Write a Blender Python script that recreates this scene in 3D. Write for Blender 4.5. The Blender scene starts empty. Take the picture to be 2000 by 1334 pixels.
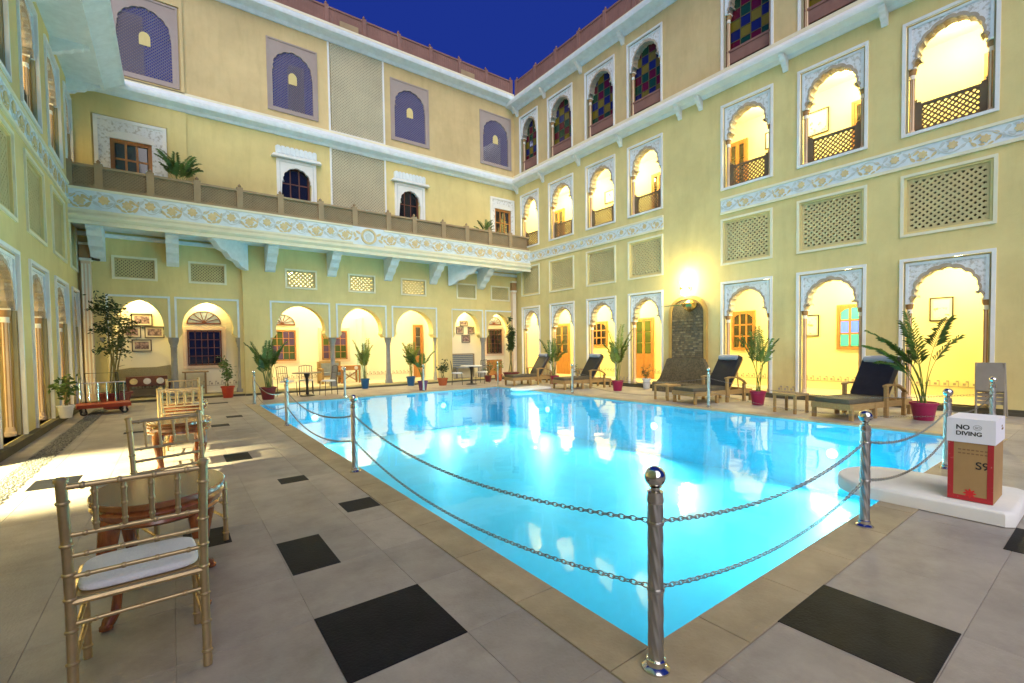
import bpy, bmesh, math, random
from mathutils import Vector, Matrix
from mathutils.geometry import tessellate_polygon
random.seed(7)
S = bpy.context.scene
COL = S.collection
R = math.radians
PI = math.pi

# ------------------------------------------------------------------ camera
cam = bpy.data.cameras.new('camera')
cam.sensor_width = 36.0
cam.lens = 36.0 * 897.55 / 2000.0
cam.shift_y = 38.41 / 2000.0
cam.clip_end = 500
cam.clip_start = 0.05
camo = bpy.data.objects.new('camera', cam)
COL.objects.link(camo)
yaw, pitch, roll = R(36.41), R(-1.83), R(-0.80)
F = Vector((math.sin(yaw)*math.cos(pitch), math.cos(yaw)*math.cos(pitch), math.sin(pitch)))
r0 = Vector((math.cos(yaw), -math.sin(yaw), 0))
u0 = r0.cross(F)
rr = r0*math.cos(roll) + u0*math.sin(roll)
uu = -r0*math.sin(roll) + u0*math.cos(roll)
M = Matrix(((rr.x, uu.x, -F.x, 0), (rr.y, uu.y, -F.y, 0), (rr.z, uu.z, -F.z, 1.455), (0, 0, 0, 1)))
camo.matrix_world = M
S.camera = camo

# ------------------------------------------------------------------ sky, dusk light, exposure
world = bpy.data.worlds.new('World')
S.world = world
world.use_nodes = True
nt = world.node_tree
bg = nt.nodes['Background']
sky = nt.nodes.new('ShaderNodeTexSky')
sky.sky_type = 'NISHITA'
sky.sun_disc = False
sky.sun_elevation = R(-4.0)
sky.sun_rotation = R(216)
sky.ozone_density = 6.0
sky.air_density = 1.0
sky.dust_density = 0.3
tint = nt.nodes.new('ShaderNodeMix')
tint.data_type = 'RGBA'
tint.blend_type = 'MIX'
tint.inputs[0].default_value = 0.60
tint.inputs[7].default_value = (0.12, 0.34, 2.75, 1)      # evenly deep blue dusk
nt.links.new(sky.outputs[0], tint.inputs[6])
nt.links.new(tint.outputs[2], bg.inputs[0])
bg.inputs[1].default_value = 0.088

sun = bpy.data.lights.new('sun', 'SUN')
sun.energy = 1.72
sun.angle = R(70)
sun.color = (1.0, 0.95, 0.88)
suno = bpy.data.objects.new('sun', sun)
COL.objects.link(suno)
suno.location = (0, -5, 30)
suno.rotation_euler = Vector((0.42, 0.70, -0.62)).to_track_quat('-Z', 'Y').to_euler()

S.view_settings.view_transform = 'Standard'
S.view_settings.look = 'None'
S.view_settings.exposure = 0.92
S.view_settings.gamma = 1.0

# ------------------------------------------------------------------ materials
MATS = {}
def mat(name, col, rough=0.7, metal=0.0, var=0.0, scale=3.0, bump=0.0, bscale=40.0, emit=None, estr=0.0,
        col2=None, spec=None, coat=0.0, rand=0.0, trans=0.0, stretch=None, thresh=None, streak=0.0, world=False):
    if name in MATS: return MATS[name]
    m = bpy.data.materials.new(name); m.use_nodes = True
    n = m.node_tree; b = n.nodes['Principled BSDF']; L = n.links
    b.inputs['Base Color'].default_value = (*col, 1)
    b.inputs['Roughness'].default_value = rough
    b.inputs['Metallic'].default_value = metal
    if spec is not None: b.inputs['Specular IOR Level'].default_value = spec
    if coat: b.inputs['Coat Weight'].default_value = coat; b.inputs['Coat Roughness'].default_value = 0.15
    if trans: b.inputs['Transmission Weight'].default_value = trans
    tc = n.nodes.new('ShaderNodeTexCoord')
    src = tc.outputs['Object']
    if world: src = n.nodes.new('ShaderNodeNewGeometry').outputs['Position']
    src0 = src
    if stretch:
        mp = n.nodes.new('ShaderNodeMapping'); mp.inputs['Scale'].default_value = stretch
        L.new(src, mp.inputs['Vector']); src = mp.outputs['Vector']
    last = None
    if var > 0 or col2:
        nz = n.nodes.new('ShaderNodeTexNoise'); nz.inputs['Scale'].default_value = scale
        nz.inputs['Detail'].default_value = 6; nz.inputs['Roughness'].default_value = 0.65
        L.new(src, nz.inputs['Vector'])
        cr = n.nodes.new('ShaderNodeValToRGB')
        c2 = col2 if col2 else tuple(c*(1-var) for c in col)
        c1 = col if col2 else tuple(min(1, c*(1+var*0.6)) for c in col)
        lo, hi = thresh if thresh else (0.32, 0.68)
        cr.color_ramp.elements[0].position = lo; cr.color_ramp.elements[1].position = hi
        cr.color_ramp.elements[0].color = (*c2, 1); cr.color_ramp.elements[1].color = (*c1, 1)
        L.new(nz.outputs['Fac'], cr.inputs[0]); last = cr.outputs[0]
    if streak > 0:      # rain streaks and dust stains running down the plaster
        mp2 = n.nodes.new('ShaderNodeMapping'); mp2.inputs['Scale'].default_value = (2.2, 2.2, 0.35); L.new(src0, mp2.inputs['Vector'])
        ns = n.nodes.new('ShaderNodeTexNoise'); ns.inputs['Scale'].default_value = 1.3; ns.inputs['Detail'].default_value = 8; ns.inputs['Roughness'].default_value = 0.7; L.new(mp2.outputs[0], ns.inputs['Vector'])
        rs_ = n.nodes.new('ShaderNodeValToRGB'); rs_.color_ramp.elements[0].position = 0.30; rs_.color_ramp.elements[1].position = 0.52
        rs_.color_ramp.elements[0].color = (1-streak, 1-streak*1.1, 1-streak*1.3, 1); rs_.color_ramp.elements[1].color = (1, 1, 1, 1); L.new(ns.outputs['Fac'], rs_.inputs[0])
        mu = n.nodes.new('ShaderNodeMix'); mu.data_type = 'RGBA'; mu.blend_type = 'MULTIPLY'; mu.inputs[0].default_value = 1.0
        L.new(last, mu.inputs[6]); L.new(rs_.outputs[0], mu.inputs[7]); last = mu.outputs[2]
    if rand > 0:
        oi = n.nodes.new('ShaderNodeObjectInfo')
        hs = n.nodes.new('ShaderNodeHueSaturation')
        mr = n.nodes.new('ShaderNodeMapRange')
        mr.inputs['To Min'].default_value = 1-rand; mr.inputs['To Max'].default_value = 1+rand
        L.new(oi.outputs['Random'], mr.inputs['Value']); L.new(mr.outputs[0], hs.inputs['Value'])
        if last is None: hs.inputs['Color'].default_value = (*col, 1)
        else: L.new(last, hs.inputs['Color'])
        last = hs.outputs[0]
    if last is not None: L.new(last, b.inputs['Base Color'])
    if bump > 0:
        nb = n.nodes.new('ShaderNodeTexNoise'); nb.inputs['Scale'].default_value = bscale; nb.inputs['Detail'].default_value = 4
        L.new(src, nb.inputs['Vector'])
        bp = n.nodes.new('ShaderNodeBump'); bp.inputs['Strength'].default_value = bump; bp.inputs['Distance'].default_value = 0.02
        L.new(nb.outputs['Fac'], bp.inputs['Height']); L.new(bp.outputs[0], b.inputs['Normal'])
    if emit:
        b.inputs['Emission Color'].default_value = (*emit, 1); b.inputs['Emission Strength'].default_value = estr
    MATS[name] = m
    return m

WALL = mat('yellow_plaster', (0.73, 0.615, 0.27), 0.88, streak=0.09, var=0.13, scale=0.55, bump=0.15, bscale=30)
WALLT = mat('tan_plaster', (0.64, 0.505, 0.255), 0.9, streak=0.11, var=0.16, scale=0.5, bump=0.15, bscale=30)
INNER = mat('pale_yellow_plaster', (0.88, 0.79, 0.41), 0.8, var=0.04, scale=1.2, bump=0.05)
INNERW = mat('cream_plaster', (0.86, 0.80, 0.62), 0.8, var=0.04, scale=1.2)
WHITE = mat('white_lime', (0.80, 0.82, 0.80), 0.75, var=0.07, scale=2.5, bump=0.08)
CREAM = mat('cream_trim', (0.80, 0.77, 0.56), 0.75, var=0.08, scale=2)
BLUEW = mat('blue_white_trim', (0.72, 0.80, 0.83), 0.75, var=0.10, scale=5, bump=0.15)
CARVE = mat('carved_spandrel', (0.78, 0.81, 0.82), 0.8, col2=(0.50, 0.50, 0.46), scale=13, thresh=(0.38, 0.5), bump=0.7, bscale=13)
GROOVE = mat('olive_groove', (0.34, 0.32, 0.20), 0.85, var=0.1)
TAUPE = mat('taupe_arch_rim', (0.45, 0.38, 0.28), 0.8, var=0.12, scale=4)
PINK = mat('pink_column', (0.78, 0.60, 0.42), 0.7, var=0.06, scale=3)
COLW = mat('column_white_stripe', (0.84, 0.80, 0.70), 0.7, var=0.04)
COLB = mat('column_brown', (0.42, 0.24, 0.10), 0.65, var=0.1)
FLOWER = mat('ochre_relief', (0.68, 0.55, 0.28), 0.8, var=0.15, scale=9)
LEAFREL = mat('grey_leaf_relief', (0.58, 0.63, 0.60), 0.8, var=0.12, scale=9)
JALI = mat('jali_plaster', (0.60, 0.51, 0.25), 0.85, var=0.1, scale=2)
JALIC = mat('jali_cream', (0.66, 0.61, 0.43), 0.85, var=0.12, scale=1)
JALIG = mat('jali_back_grey', (0.42, 0.39, 0.28), 0.9, var=0.12, scale=1)
JALIT = mat('jali_slate', (0.17, 0.15, 0.20), 0.85, var=0.08, scale=1.5)
JALIP = mat('jali_mauve', (0.38, 0.315, 0.285), 0.85, var=0.08, scale=1.5)
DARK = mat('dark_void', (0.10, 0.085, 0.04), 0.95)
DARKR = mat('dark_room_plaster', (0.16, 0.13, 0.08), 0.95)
SANDB = mat('brown_sandstone', (0.36, 0.265, 0.15), 0.85, var=0.16, scale=2, bump=0.15)
SANDR = mat('red_sandstone', (0.26, 0.14, 0.115), 0.85, var=0.2, scale=1.5, bump=0.15)
RAILB = mat('rail_brown', (0.16, 0.115, 0.065), 0.7, var=0.1)
GREYST = mat('grey_stone', (0.27, 0.27, 0.25), 0.7, var=0.15, scale=6, bump=0.1)
WOOD = mat('orange_wood', (0.44, 0.19, 0.05), 0.5, var=0.25, scale=5, stretch=(4, 4, 0.6))
WOODD = mat('dark_red_wood', (0.14, 0.045, 0.022), 0.45, var=0.25, scale=5)
WOODR = mat('polished_brown_wood', (0.30, 0.085, 0.022), 0.22, var=0.5, scale=7, coat=0.6, stretch=(3, 3, 0.7))
WOODT = mat('table_top_wood', (0.27, 0.10, 0.03), 0.2, var=0.45, scale=4, coat=0.35, stretch=(1, 6, 1))
TEAK = mat('teak', (0.36, 0.23, 0.09), 0.6, var=0.25, scale=6, stretch=(1, 6, 6))
GLASSD = mat('dark_glass', (0.012, 0.014, 0.02), 0.06, spec=0.8)
GLASSP = mat('purple_glass', (0.085, 0.055, 0.12), 0.15, spec=0.6)
GLASSG = mat('green_glass', (0.055, 0.085, 0.018), 0.15, spec=0.6)
GLASSB = mat('lit_blue_glass', (0.08, 0.16, 0.6), 0.2, emit=(0.10, 0.22, 1.0), estr=0.55)
GLASST = mat('lit_teal_glass', (0.05, 0.4, 0.25), 0.2, emit=(0.06, 0.62, 0.36), estr=0.55)
SGR = mat('stained_red', (0.10, 0.006, 0.02), 0.15, spec=0.6)
SGB = mat('stained_blue', (0.010, 0.016, 0.11), 0.15, spec=0.6)
SGG = mat('stained_green', (0.008, 0.05, 0.028), 0.15, spec=0.6)
SGY = mat('stained_yellow', (0.16, 0.13, 0.01), 0.15, spec=0.6)
FANG = mat('fan_glass', (0.30, 0.36, 0.42), 0.2, spec=0.6)
STEEL = mat('polished_steel', (0.62, 0.60, 0.56), 0.14, metal=1.0)
STEELD = mat('brushed_steel', (0.50, 0.49, 0.47), 0.3, metal=1.0)
GOLD = mat('champagne_metal', (0.54, 0.40, 0.21), 0.38, metal=0.75, var=0.12, scale=20, bump=0.05, bscale=200)
BRASS = mat('brass', (0.62, 0.46, 0.17), 0.25, metal=1.0)
CUSHW = mat('white_cushion', (0.80, 0.80, 0.82), 0.9, var=0.05, scale=6, bump=0.35, bscale=90)
CUSHB = mat('black_cushion', (0.014, 0.014, 0.02), 0.42, var=0.3, scale=8, bump=0.2, bscale=25)
ROLL = mat('vinyl_sheen', (0.36, 0.38, 0.46), 0.35)  # sheen of glossy black vinyl painted in as a pale colour
CUSHO = mat('brown_cushion', (0.085, 0.068, 0.042), 0.7, var=0.25, scale=8, bump=0.2, bscale=25)
FAB = mat('grey_blue_fabric', (0.25, 0.28, 0.30), 0.9, var=0.15, scale=9)
TEALF = mat('teal_fabric', (0.05, 0.16, 0.17), 0.9, var=0.15, scale=9)
IRON = mat('dark_iron', (0.05, 0.045, 0.04), 0.5, metal=0.6)
MARBLE = mat('white_marble', (0.78, 0.78, 0.76), 0.3, var=0.07, scale=3)
POTM = mat('magenta_pot', (0.30, 0.012, 0.075), 0.45, var=0.1)
POTD = mat('maroon_pot', (0.17, 0.025, 0.03), 0.5, var=0.15)
POTR = mat('red_pot', (0.48, 0.05, 0.02), 0.45, var=0.1)
POTBL = mat('blue_pot', (0.015, 0.11, 0.28), 0.35, var=0.1)
POTP = mat('purple_pot', (0.15, 0.045, 0.15), 0.45, var=0.1)
POTO = mat('terracotta_pot', (0.48, 0.13, 0.045), 0.7, var=0.15)
POTW = mat('white_pot', (0.66, 0.68, 0.70), 0.5, var=0.06)
SOIL = mat('soil', (0.05, 0.032, 0.02), 0.95, var=0.3, scale=30)
LEAF = mat('palm_leaf', (0.09, 0.165, 0.025), 0.5, var=0.5, scale=5, rand=0.25)
LEAFY = mat('yellow_lit_leaf', (0.20, 0.25, 0.03), 0.5, var=0.4, scale=5, rand=0.2)  # yellow light on the palms is put into the leaf colour
LEAFD = mat('dark_leaf', (0.045, 0.085, 0.02), 0.5, var=0.5, scale=5, rand=0.25)
STEM = mat('stem', (0.20, 0.17, 0.06), 0.8, var=0.3, scale=12)
PETALR = mat('red_petal', (0.30, 0.03, 0.03), 0.7)
PETALW = mat('white_petal', (0.75, 0.72, 0.62), 0.7)
CONC = mat('smooth_white_concrete', (0.74, 0.73, 0.70), 0.6, var=0.07, scale=3)
KRAFT = mat('kraft_card', (0.40, 0.245, 0.10), 0.8, var=0.1, scale=4)
REDP = mat('red_print', (0.42, 0.02, 0.025), 0.7, col2=(0.55, 0.25, 0.2), scale=26, thresh=(0.3, 0.36))
PAPER = mat('white_paper', (0.80, 0.80, 0.86), 0.7)
INK = mat('black_ink', (0.02, 0.02, 0.02), 0.7)
INKB = mat('brown_ink', (0.24, 0.14, 0.06), 0.8)
INKG = mat('grey_ink', (0.35, 0.35, 0.37), 0.8)
PIC1 = mat('sepia_print', (0.42, 0.30, 0.28), 0.6, col2=(0.10, 0.06, 0.07), scale=11, thresh=(0.42, 0.6))
PIC2 = mat('pale_print', (0.82, 0.78, 0.62), 0.6, col2=(0.40, 0.26, 0.12), scale=7, thresh=(0.36, 0.44))
MATT = mat('picture_mount', (0.72, 0.66, 0.50), 0.8)
FRAMEB = mat('black_frame', (0.04, 0.03, 0.02), 0.45)
STONEC = mat('rough_stone_cladding', (0.19, 0.155, 0.09), 0.8, col2=(0.08, 0.066, 0.038), scale=22, thresh=(0.35, 0.65), bump=0.8, bscale=22)
TROLR = mat('trolley_red', (0.33, 0.045, 0.015), 0.5, var=0.2, scale=5)
RUBBER = mat('rubber', (0.02, 0.02, 0.02), 0.7)
PLASTG = mat('grey_plastic', (0.30, 0.28, 0.24), 0.6, var=0.1)
SHADE = mat('lamp_glass', (1, 0.9, 0.6), 0.4, emit=(1.0, 0.80, 0.34), estr=30.0)
PLATEW = mat('white_plate', (0.75, 0.72, 0.62), 0.35, var=0.15, scale=14)

# ------------------------------------------------------------------ mesh builder
WOFF = {}
class MB:
    def __init__(s): s.v = []; s.f = []
    def add(s, vs, fs):
        o = len(s.v); s.v += [tuple(p) for p in vs]; s.f += [tuple(i+o for i in f) for f in fs]; return s
    def box(s, a, b):
        x0, y0, z0 = a; x1, y1, z1 = b
        return s.add([(x0,y0,z0),(x1,y0,z0),(x1,y1,z0),(x0,y1,z0),(x0,y0,z1),(x1,y0,z1),(x1,y1,z1),(x0,y1,z1)],
                     [(0,3,2,1),(4,5,6,7),(0,1,5,4),(1,2,6,5),(2,3,7,6),(3,0,4,7)])
    def tube(s, pts, rad, n=8, cap=True):
        pts = [Vector(p) for p in pts]; k = len(pts)
        rads = rad if isinstance(rad, (list, tuple)) else [rad]*k
        up = None; rings = []
        for i, p in enumerate(pts):
            t = (pts[min(i+1, k-1)] - pts[max(i-1, 0)])
            t = t.normalized() if t.length > 1e-9 else Vector((0, 0, 1))
            if up is None:
                a = Vector((0, 0, 1)) if abs(t.z) < 0.9 else Vector((1, 0, 0)); up = (a - t*a.dot(t)).normalized()
            else:
                up = up - t*up.dot(t); up = up.normalized() if up.length > 1e-9 else t.orthogonal().normalized()
            w = t.cross(up)
            rings.append([p + (up*math.cos(2*PI*j/n) + w*math.sin(2*PI*j/n))*rads[i] for j in range(n)])
        vs = [q for rg in rings for q in rg]; fs = []
        for i in range(k-1):
            for j in range(n):
                fs.append((i*n+j, i*n+(j+1) % n, (i+1)*n+(j+1) % n, (i+1)*n+j))
        if cap: fs.append(tuple(range(n-1, -1, -1))); fs.append(tuple((k-1)*n+j for j in range(n)))
        return s.add(vs, fs)
    def lathe(s, prof, c=(0, 0, 0), n=16, sx=1, sy=1, lobes=0, amp=0, twist=0):
        k = len(prof); vs = []; fs = []
        for (r_, z) in prof:
            for j in range(n):
                a = 2*PI*j/n
                q = r_*(1 + amp*math.cos(lobes*(a + twist*z))) if lobes else r_
                vs.append((c[0]+q*math.cos(a)*sx, c[1]+q*math.sin(a)*sy, c[2]+z))
        for i in range(k-1):
            for j in range(n):
                fs.append((i*n+j, i*n+(j+1) % n, (i+1)*n+(j+1) % n, (i+1)*n+j))
        fs.append(tuple(range(n-1, -1, -1))); fs.append(tuple((k-1)*n+j for j in range(n)))
        return s.add(vs, fs)
    def prism(s, poly, fn, d0, d1):
        # poly: list of (u,v); fn(u,v,d)->xyz
        n = len(poly)
        tri = tessellate_polygon([[Vector((p[0], p[1], 0)) for p in poly]])
        vs = [fn(u, v, d0) for u, v in poly] + [fn(u, v, d1) for u, v in poly]
        fs = [tuple(t) for t in tri] + [tuple(i+n for i in reversed(t)) for t in tri]
        fs += [(i, (i+1) % n, (i+1) % n+n, i+n) for i in range(n)]
        return s.add(vs, fs)
    def mesh(s, name, m=None, smooth=False, fix=True):
        me = bpy.data.meshes.new(name); me.from_pydata(s.v, [], s.f)
        if fix:
            bm = bmesh.new(); bm.from_mesh(me); bmesh.ops.recalc_face_normals(bm, faces=bm.faces); bm.to_mesh(me); bm.free()
        if m: me.materials.append(m)
        if smooth:
            me.polygons.foreach_set('use_smooth', [True]*len(me.polygons))
            try: me.set_sharp_from_angle(angle=R(40))
            except Exception: pass
        me.update(); return me

def obj(name, me, parent=None, loc=None, rz=0.0, kind=None, label=None):
    o = bpy.data.objects.new(name, me); COL.objects.link(o)
    if loc is not None: o.location = loc
    o.rotation_euler = (0, 0, rz)
    if parent is not None:
        o.parent = parent
        if parent.name in WOFF: o.matrix_parent_inverse = Matrix.Translation(-Vector(WOFF[parent.name]))
    if kind: o['kind'] = kind
    if label: o['label'] = label
    return o
def part(name, mb, m, parent=None, smooth=False, loc=None, rz=0.0, kind=None, label=None):
    return obj(name, mb.mesh(name, m, smooth), parent, loc, rz, kind, label)
def tag(o, label, cat, group=None):
    o['label'] = label; o['category'] = cat
    if group: o['group'] = group
    return o
def thing(name, label, cat, loc=(0, 0, 0), rz=0.0, group=None, world=False):
    o = bpy.data.objects.new(name, None); COL.objects.link(o); o.location = loc; o.rotation_euler = (0, 0, rz)
    o.empty_display_size = 0.2
    if world: WOFF[o.name] = tuple(loc)
    return tag(o, label, cat, group)
def sub(name, mb, m, parent, smooth=False, **k):
    # child of a part whose mesh is in world coordinates (wing parts): the part's own inverse already carries the offset
    return part(name, mb, m, parent, smooth, **k)
def copy_tree(root, loc, rz=0.0, label=None):
    c = root.copy(); COL.objects.link(c); c.location = loc; c.rotation_euler = (0, 0, rz)
    if label: c['label'] = label
    for ch in root.children:
        d = ch.copy(); COL.objects.link(d); d.parent = c
        for g_ in ch.children:
            e = g_.copy(); COL.objects.link(e); e.parent = d
    return c
def light(name, kind, loc, energy, color=(1, 0.82, 0.45), radius=0.1, target=None, spot=None, parent=None):
    l = bpy.data.lights.new(name, kind); l.energy = energy; l.color = color
    if kind in ('POINT', 'SPOT'): l.shadow_soft_size = radius
    if kind == 'SPOT': l.spot_size = R(spot or 100); l.spot_blend = 0.6
    o = bpy.data.objects.new(name, l); COL.objects.link(o); o.location = loc
    if target: o.rotation_euler = (Vector(target)-Vector(loc)).to_track_quat('-Z', 'Y').to_euler()
    return o

# wall frames: (u along the wall, v up, d into the wall)
W, B, WL = 12.8, 16.98, -2.0
def fr(u, v, d): return (W+d, u, v)
def fb(u, v, d): return (u, B+d, v)
def fl(u, v, d): return (WL-d, u, v)
def wbox(mb, fn, u0, u1, v0, v1, d0, d1):
    a = fn(u0, v0, d0); b = fn(u1, v1, d1)
    return mb.box([min(p, q) for p, q in zip(a, b)], [max(p, q) for p, q in zip(a, b)])
def wall_grid(mb, fn, u0, u1, v0, v1, holes, d0=0.0, d1=0.3):
    us = sorted({u0, u1, *[min(max(h[i], u0), u1) for h in holes for i in (0, 1)]})
    vs = sorted({v0, v1, *[min(max(h[i], v0), v1) for h in holes for i in (2, 3)]})
    def hole(a, b):
        return any(h[0]-1e-6 <= a <= h[1]+1e-6 and h[2]-1e-6 <= b <= h[3]+1e-6 for h in holes)
    nu, nv = len(us)-1, len(vs)-1
    g = [[not hole((us[i]+us[i+1])/2, (vs[j]+vs[j+1])/2) for j in range(nv)] for i in range(nu)]
    for i in range(nu):
        for j in range(nv):
            if not g[i][j]: continue
            a, b, c, e = us[i], us[i+1], vs[j], vs[j+1]
            for d in (d0, d1): mb.add([fn(a, c, d), fn(b, c, d), fn(b, e, d), fn(a, e, d)], [(0, 1, 2, 3)])
            for (ni, nj, p, q) in ((i-1, j, (a, c), (a, e)), (i+1, j, (b, c), (b, e)), (i, j-1, (a, c), (b, c)), (i, j+1, (a, e), (b, e))):
                if not (0 <= ni < nu and 0 <= nj < nv) or not g[ni][nj]:
                    mb.add([fn(*p, d0), fn(*q, d0), fn(*q, d1), fn(*p, d1)], [(0, 1, 2, 3)])
    return mb
def rect_frame(mb, fn, u0, u1, v0, v1, w, d0, d1, bottom=True):
    wbox(mb, fn, u0, u0+w, v0, v1, d0, d1); wbox(mb, fn, u1-w, u1, v0, v1, d0, d1)
    wbox(mb, fn, u0+w, u1-w, v1-w, v1, d0, d1)
    if bottom: wbox(mb, fn, u0+w, u1-w, v0, v0+w, d0, d1)
    return mb
def lattice(mb, fn, u0, u1, v0, v1, sp, w, d0, d1):
    # diagonal trellis clipped to the rectangle
    h = sp*math.sqrt(2)
    for sgn in (1, -1):
        lo = (u0 + v0) if sgn > 0 else (u0 - v1); hi = (u1 + v1) if sgn > 0 else (u1 - v0)
        c = lo + h/2
        while c < hi:
            # line u + sgn*v = c
            pts = []
            for u in (u0, u1):
                v = (c-u)*sgn
                if v0 <= v <= v1: pts.append((u, v))
            for v in (v0, v1):
                u = c - sgn*v
                if u0 < u < u1: pts.append((u, v))
            if len(pts) >= 2:
                p, q = pts[0], max(pts, key=lambda t: (t[0]-pts[0][0])**2 + (t[1]-pts[0][1])**2)
                dx, dy = q[0]-p[0], q[1]-p[1]; ln = math.hypot(dx, dy)
                if ln > w:
                    nx, ny = -dy/ln*w/2, dx/ln*w/2
                    dd0, dd1 = (d0, d1) if sgn > 0 else (d0+0.004, d1+0.004)
                    q4 = [(p[0]+nx, p[1]+ny), (q[0]+nx, q[1]+ny), (q[0]-nx, q[1]-ny), (p[0]-nx, p[1]-ny)]
                    vs = [fn(a, b, dd0) for a, b in q4] + [fn(a, b, dd1) for a, b in q4]
                    mb.add(vs, [(0,1,2,3),(7,6,5,4),(0,1,5,4),(1,2,6,5),(2,3,7,6),(3,0,4,7)])
            c += h
    return mb
def foil(c, a, s, t, lobes=9, narrow=0.80, bulge=0.88):
    # cusped arch, left springing to right springing; a half width, s springing, t apex
    pts = []
    zc = s + 0.36*(t-s)
    cz = s + 0.26*(t-s)
    for i in range(6):      # lower lobe up to the first cusp
        k = i/5
        pts.append((-a + (a-narrow*a)*(1-math.cos(k*PI/2)), s + (cz-s)*math.sin(k*PI/2)))
    n = lobes*8
    h = t - zc
    for i in range(n+1):
        th = R(196) - R(212)*i/n
        k = (i % 8)/8
        sc = 1 - 0.055*(1 - math.sin(k*PI)**0.7)
        ex = 1 + 0.05*max(0, math.sin(th))**8
        pts.append((bulge*a*math.cos(th)*sc, zc + h*math.sin(th)*sc*ex))
    for i in range(5, -1, -1):
        k = i/5
        pts.append((a - (a-narrow*a)*(1-math.cos(k*PI/2)), s + (cz-s)*math.sin(k*PI/2)))
    return [(c+p[0], p[1]) for p in pts]
def pointed(c, a, s, t):
    pts = [(-a, s), (-a+0.03, s+0.05), (-a+0.10, s+0.13), (-a+0.085, s+0.2)]
    a2 = a-0.07; s2 = s+0.24
    for i in range(19):
        k = i/18
        th = PI - (PI/2)*k
        pts.append((a2*math.cos(th), s2 + (t-s2)*(math.sin(th)**0.92)*(0.955+0.045*k**3)))
    pts += [(-p[0], p[1]) for p in reversed(pts[:-1])]
    return [(c+p[0], p[1]) for p in pts]

# ================================================================== GROUND AND POOL
PX0, PX1, PY0, PY1 = 1.80, 9.50, 1.36, 13.85      # pool edge
CW = 0.28                                          # coping width
FLOORM = mat('sandstone_paving', (0.37, 0.33, 0.285), 0.58, var=0.24, scale=1.6, bump=0.2, bscale=60, rand=0.08, streak=0.16, world=True)
COPM = mat('coping_sandstone', (0.39, 0.315, 0.20), 0.6, var=0.2, scale=2, bump=0.2, bscale=60, rand=0.08, streak=0.14, world=True)
BLACKT = mat('black_slate', (0.009, 0.010, 0.015), 0.55, var=0.5, scale=5, bump=0.15, bscale=70, rand=0.2, spec=0.15, world=True)
GROUT = mat('grout_bed', (0.34, 0.30, 0.25), 0.9, var=0.15)
EARTH = mat('bare_ground', (0.24, 0.21, 0.16), 0.9, var=0.2, scale=0.5)

mb = MB()
wall_grid(mb, lambda u, v, d: (u, v, -0.035-d), -70, 80, -70, 90, [(PX0-0.02, PX1+0.02, PY0-0.02, PY1+0.02)], 0, 0.05)
g0 = part('ground', mb, EARTH, kind='structure')
mb = MB()
wall_grid(mb, lambda u, v, d: (u, v, -0.004-d), WL, W, -4.0, B, [(PX0-0.01, PX1+0.01, PY0-0.01, PY1+0.01)], 0, 0.02)
floor = part('courtyard_floor', mb, GROUT, kind='structure')

# paving slabs: boxes sharing one mesh per size, the nearest as pieces of their own
slab_mesh = {}
def slab(dx, dy, m, nm):
    k = (round(dx, 3), round(dy, 3), nm)
    if k not in slab_mesh:
        e = 0.0015
        b = MB(); b.add([(0,0,-0.03),(dx,0,-0.03),(dx,dy,-0.03),(0,dy,-0.03),(0,0,-e),(dx,0,-e),(dx,dy,-e),(0,dy,-e),(e,e,0),(dx-e,e,0),(dx-e,dy-e,0),(e,dy-e,0)],
            [(0,1,5,4),(1,2,6,5),(2,3,7,6),(3,0,4,7),(4,5,9,8),(5,6,10,9),(6,7,11,10),(7,4,8,11),(8,9,10,11)])
        slab_mesh[k] = b.mesh(nm, m)
    return slab_mesh[k]
cells = []
def lay(xa, xb, ya, yb, gx, gy, sx=0.6, sy=0.6):
    i0 = math.floor((xa-gx)/sx); j0 = math.floor((ya-gy)/sy)
    i = i0
    while gx+i*sx < xb-0.02:
        j = j0
        while gy+j*sy < yb-0.02:
            x0, x1 = max(xa, gx+i*sx), min(xb, gx+(i+1)*sx); y0, y1 = max(ya, gy+j*sy), min(yb, gy+(j+1)*sy)
            if x1-x0 > 0.03 and y1-y0 > 0.03: cells.append((x0, y0, x1-x0-0.002, y1-y0-0.002))
            j += 1
        i += 1
DR0, DR1 = -1.64, -1.36                            # pebble drain
lay(DR1+0.02, PX0-CW, -1.6, B-0.02, 0.57, 2.0)
lay(WL, DR0-0.02, -1.6, B-0.02, DR0-0.02-0.6, 2.0)
lay(PX0-CW, W-0.02, -1.6, PY0-CW, 2.49, 0.48)
lay(PX1+CW, W-0.02, PY0-CW, B-0.02, PX1+CW, 0.48)
lay(PX0-CW, PX1+CW, PY1+CW, B-0.02, 0.57, PY1+CW)
Fx, Fy = F.x, F.y
def size_in_view(c):
    x, y = c[0]+c[2]/2, c[1]+c[3]/2
    dep = x*Fx + y*Fy
    lat = x*Fy - y*Fx
    if dep < 0.9 or abs(lat) > dep*1.2+0.5: return 0
    return c[2]*c[3]/(dep**3)
cells.sort(key=size_in_view, reverse=True)
rest = MB()
for k, (x, y, dx, dy) in enumerate(cells):
    if k < 300:
        obj('paving_slab', slab(dx, dy, FLOORM, 'paving_slab'), floor, (x, y, 0))
    else:
        rest.box((x, y, -0.03), (x+dx, y+dy, 0))
part('paving_beyond', rest, FLOORM, floor, kind='stuff')
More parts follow.
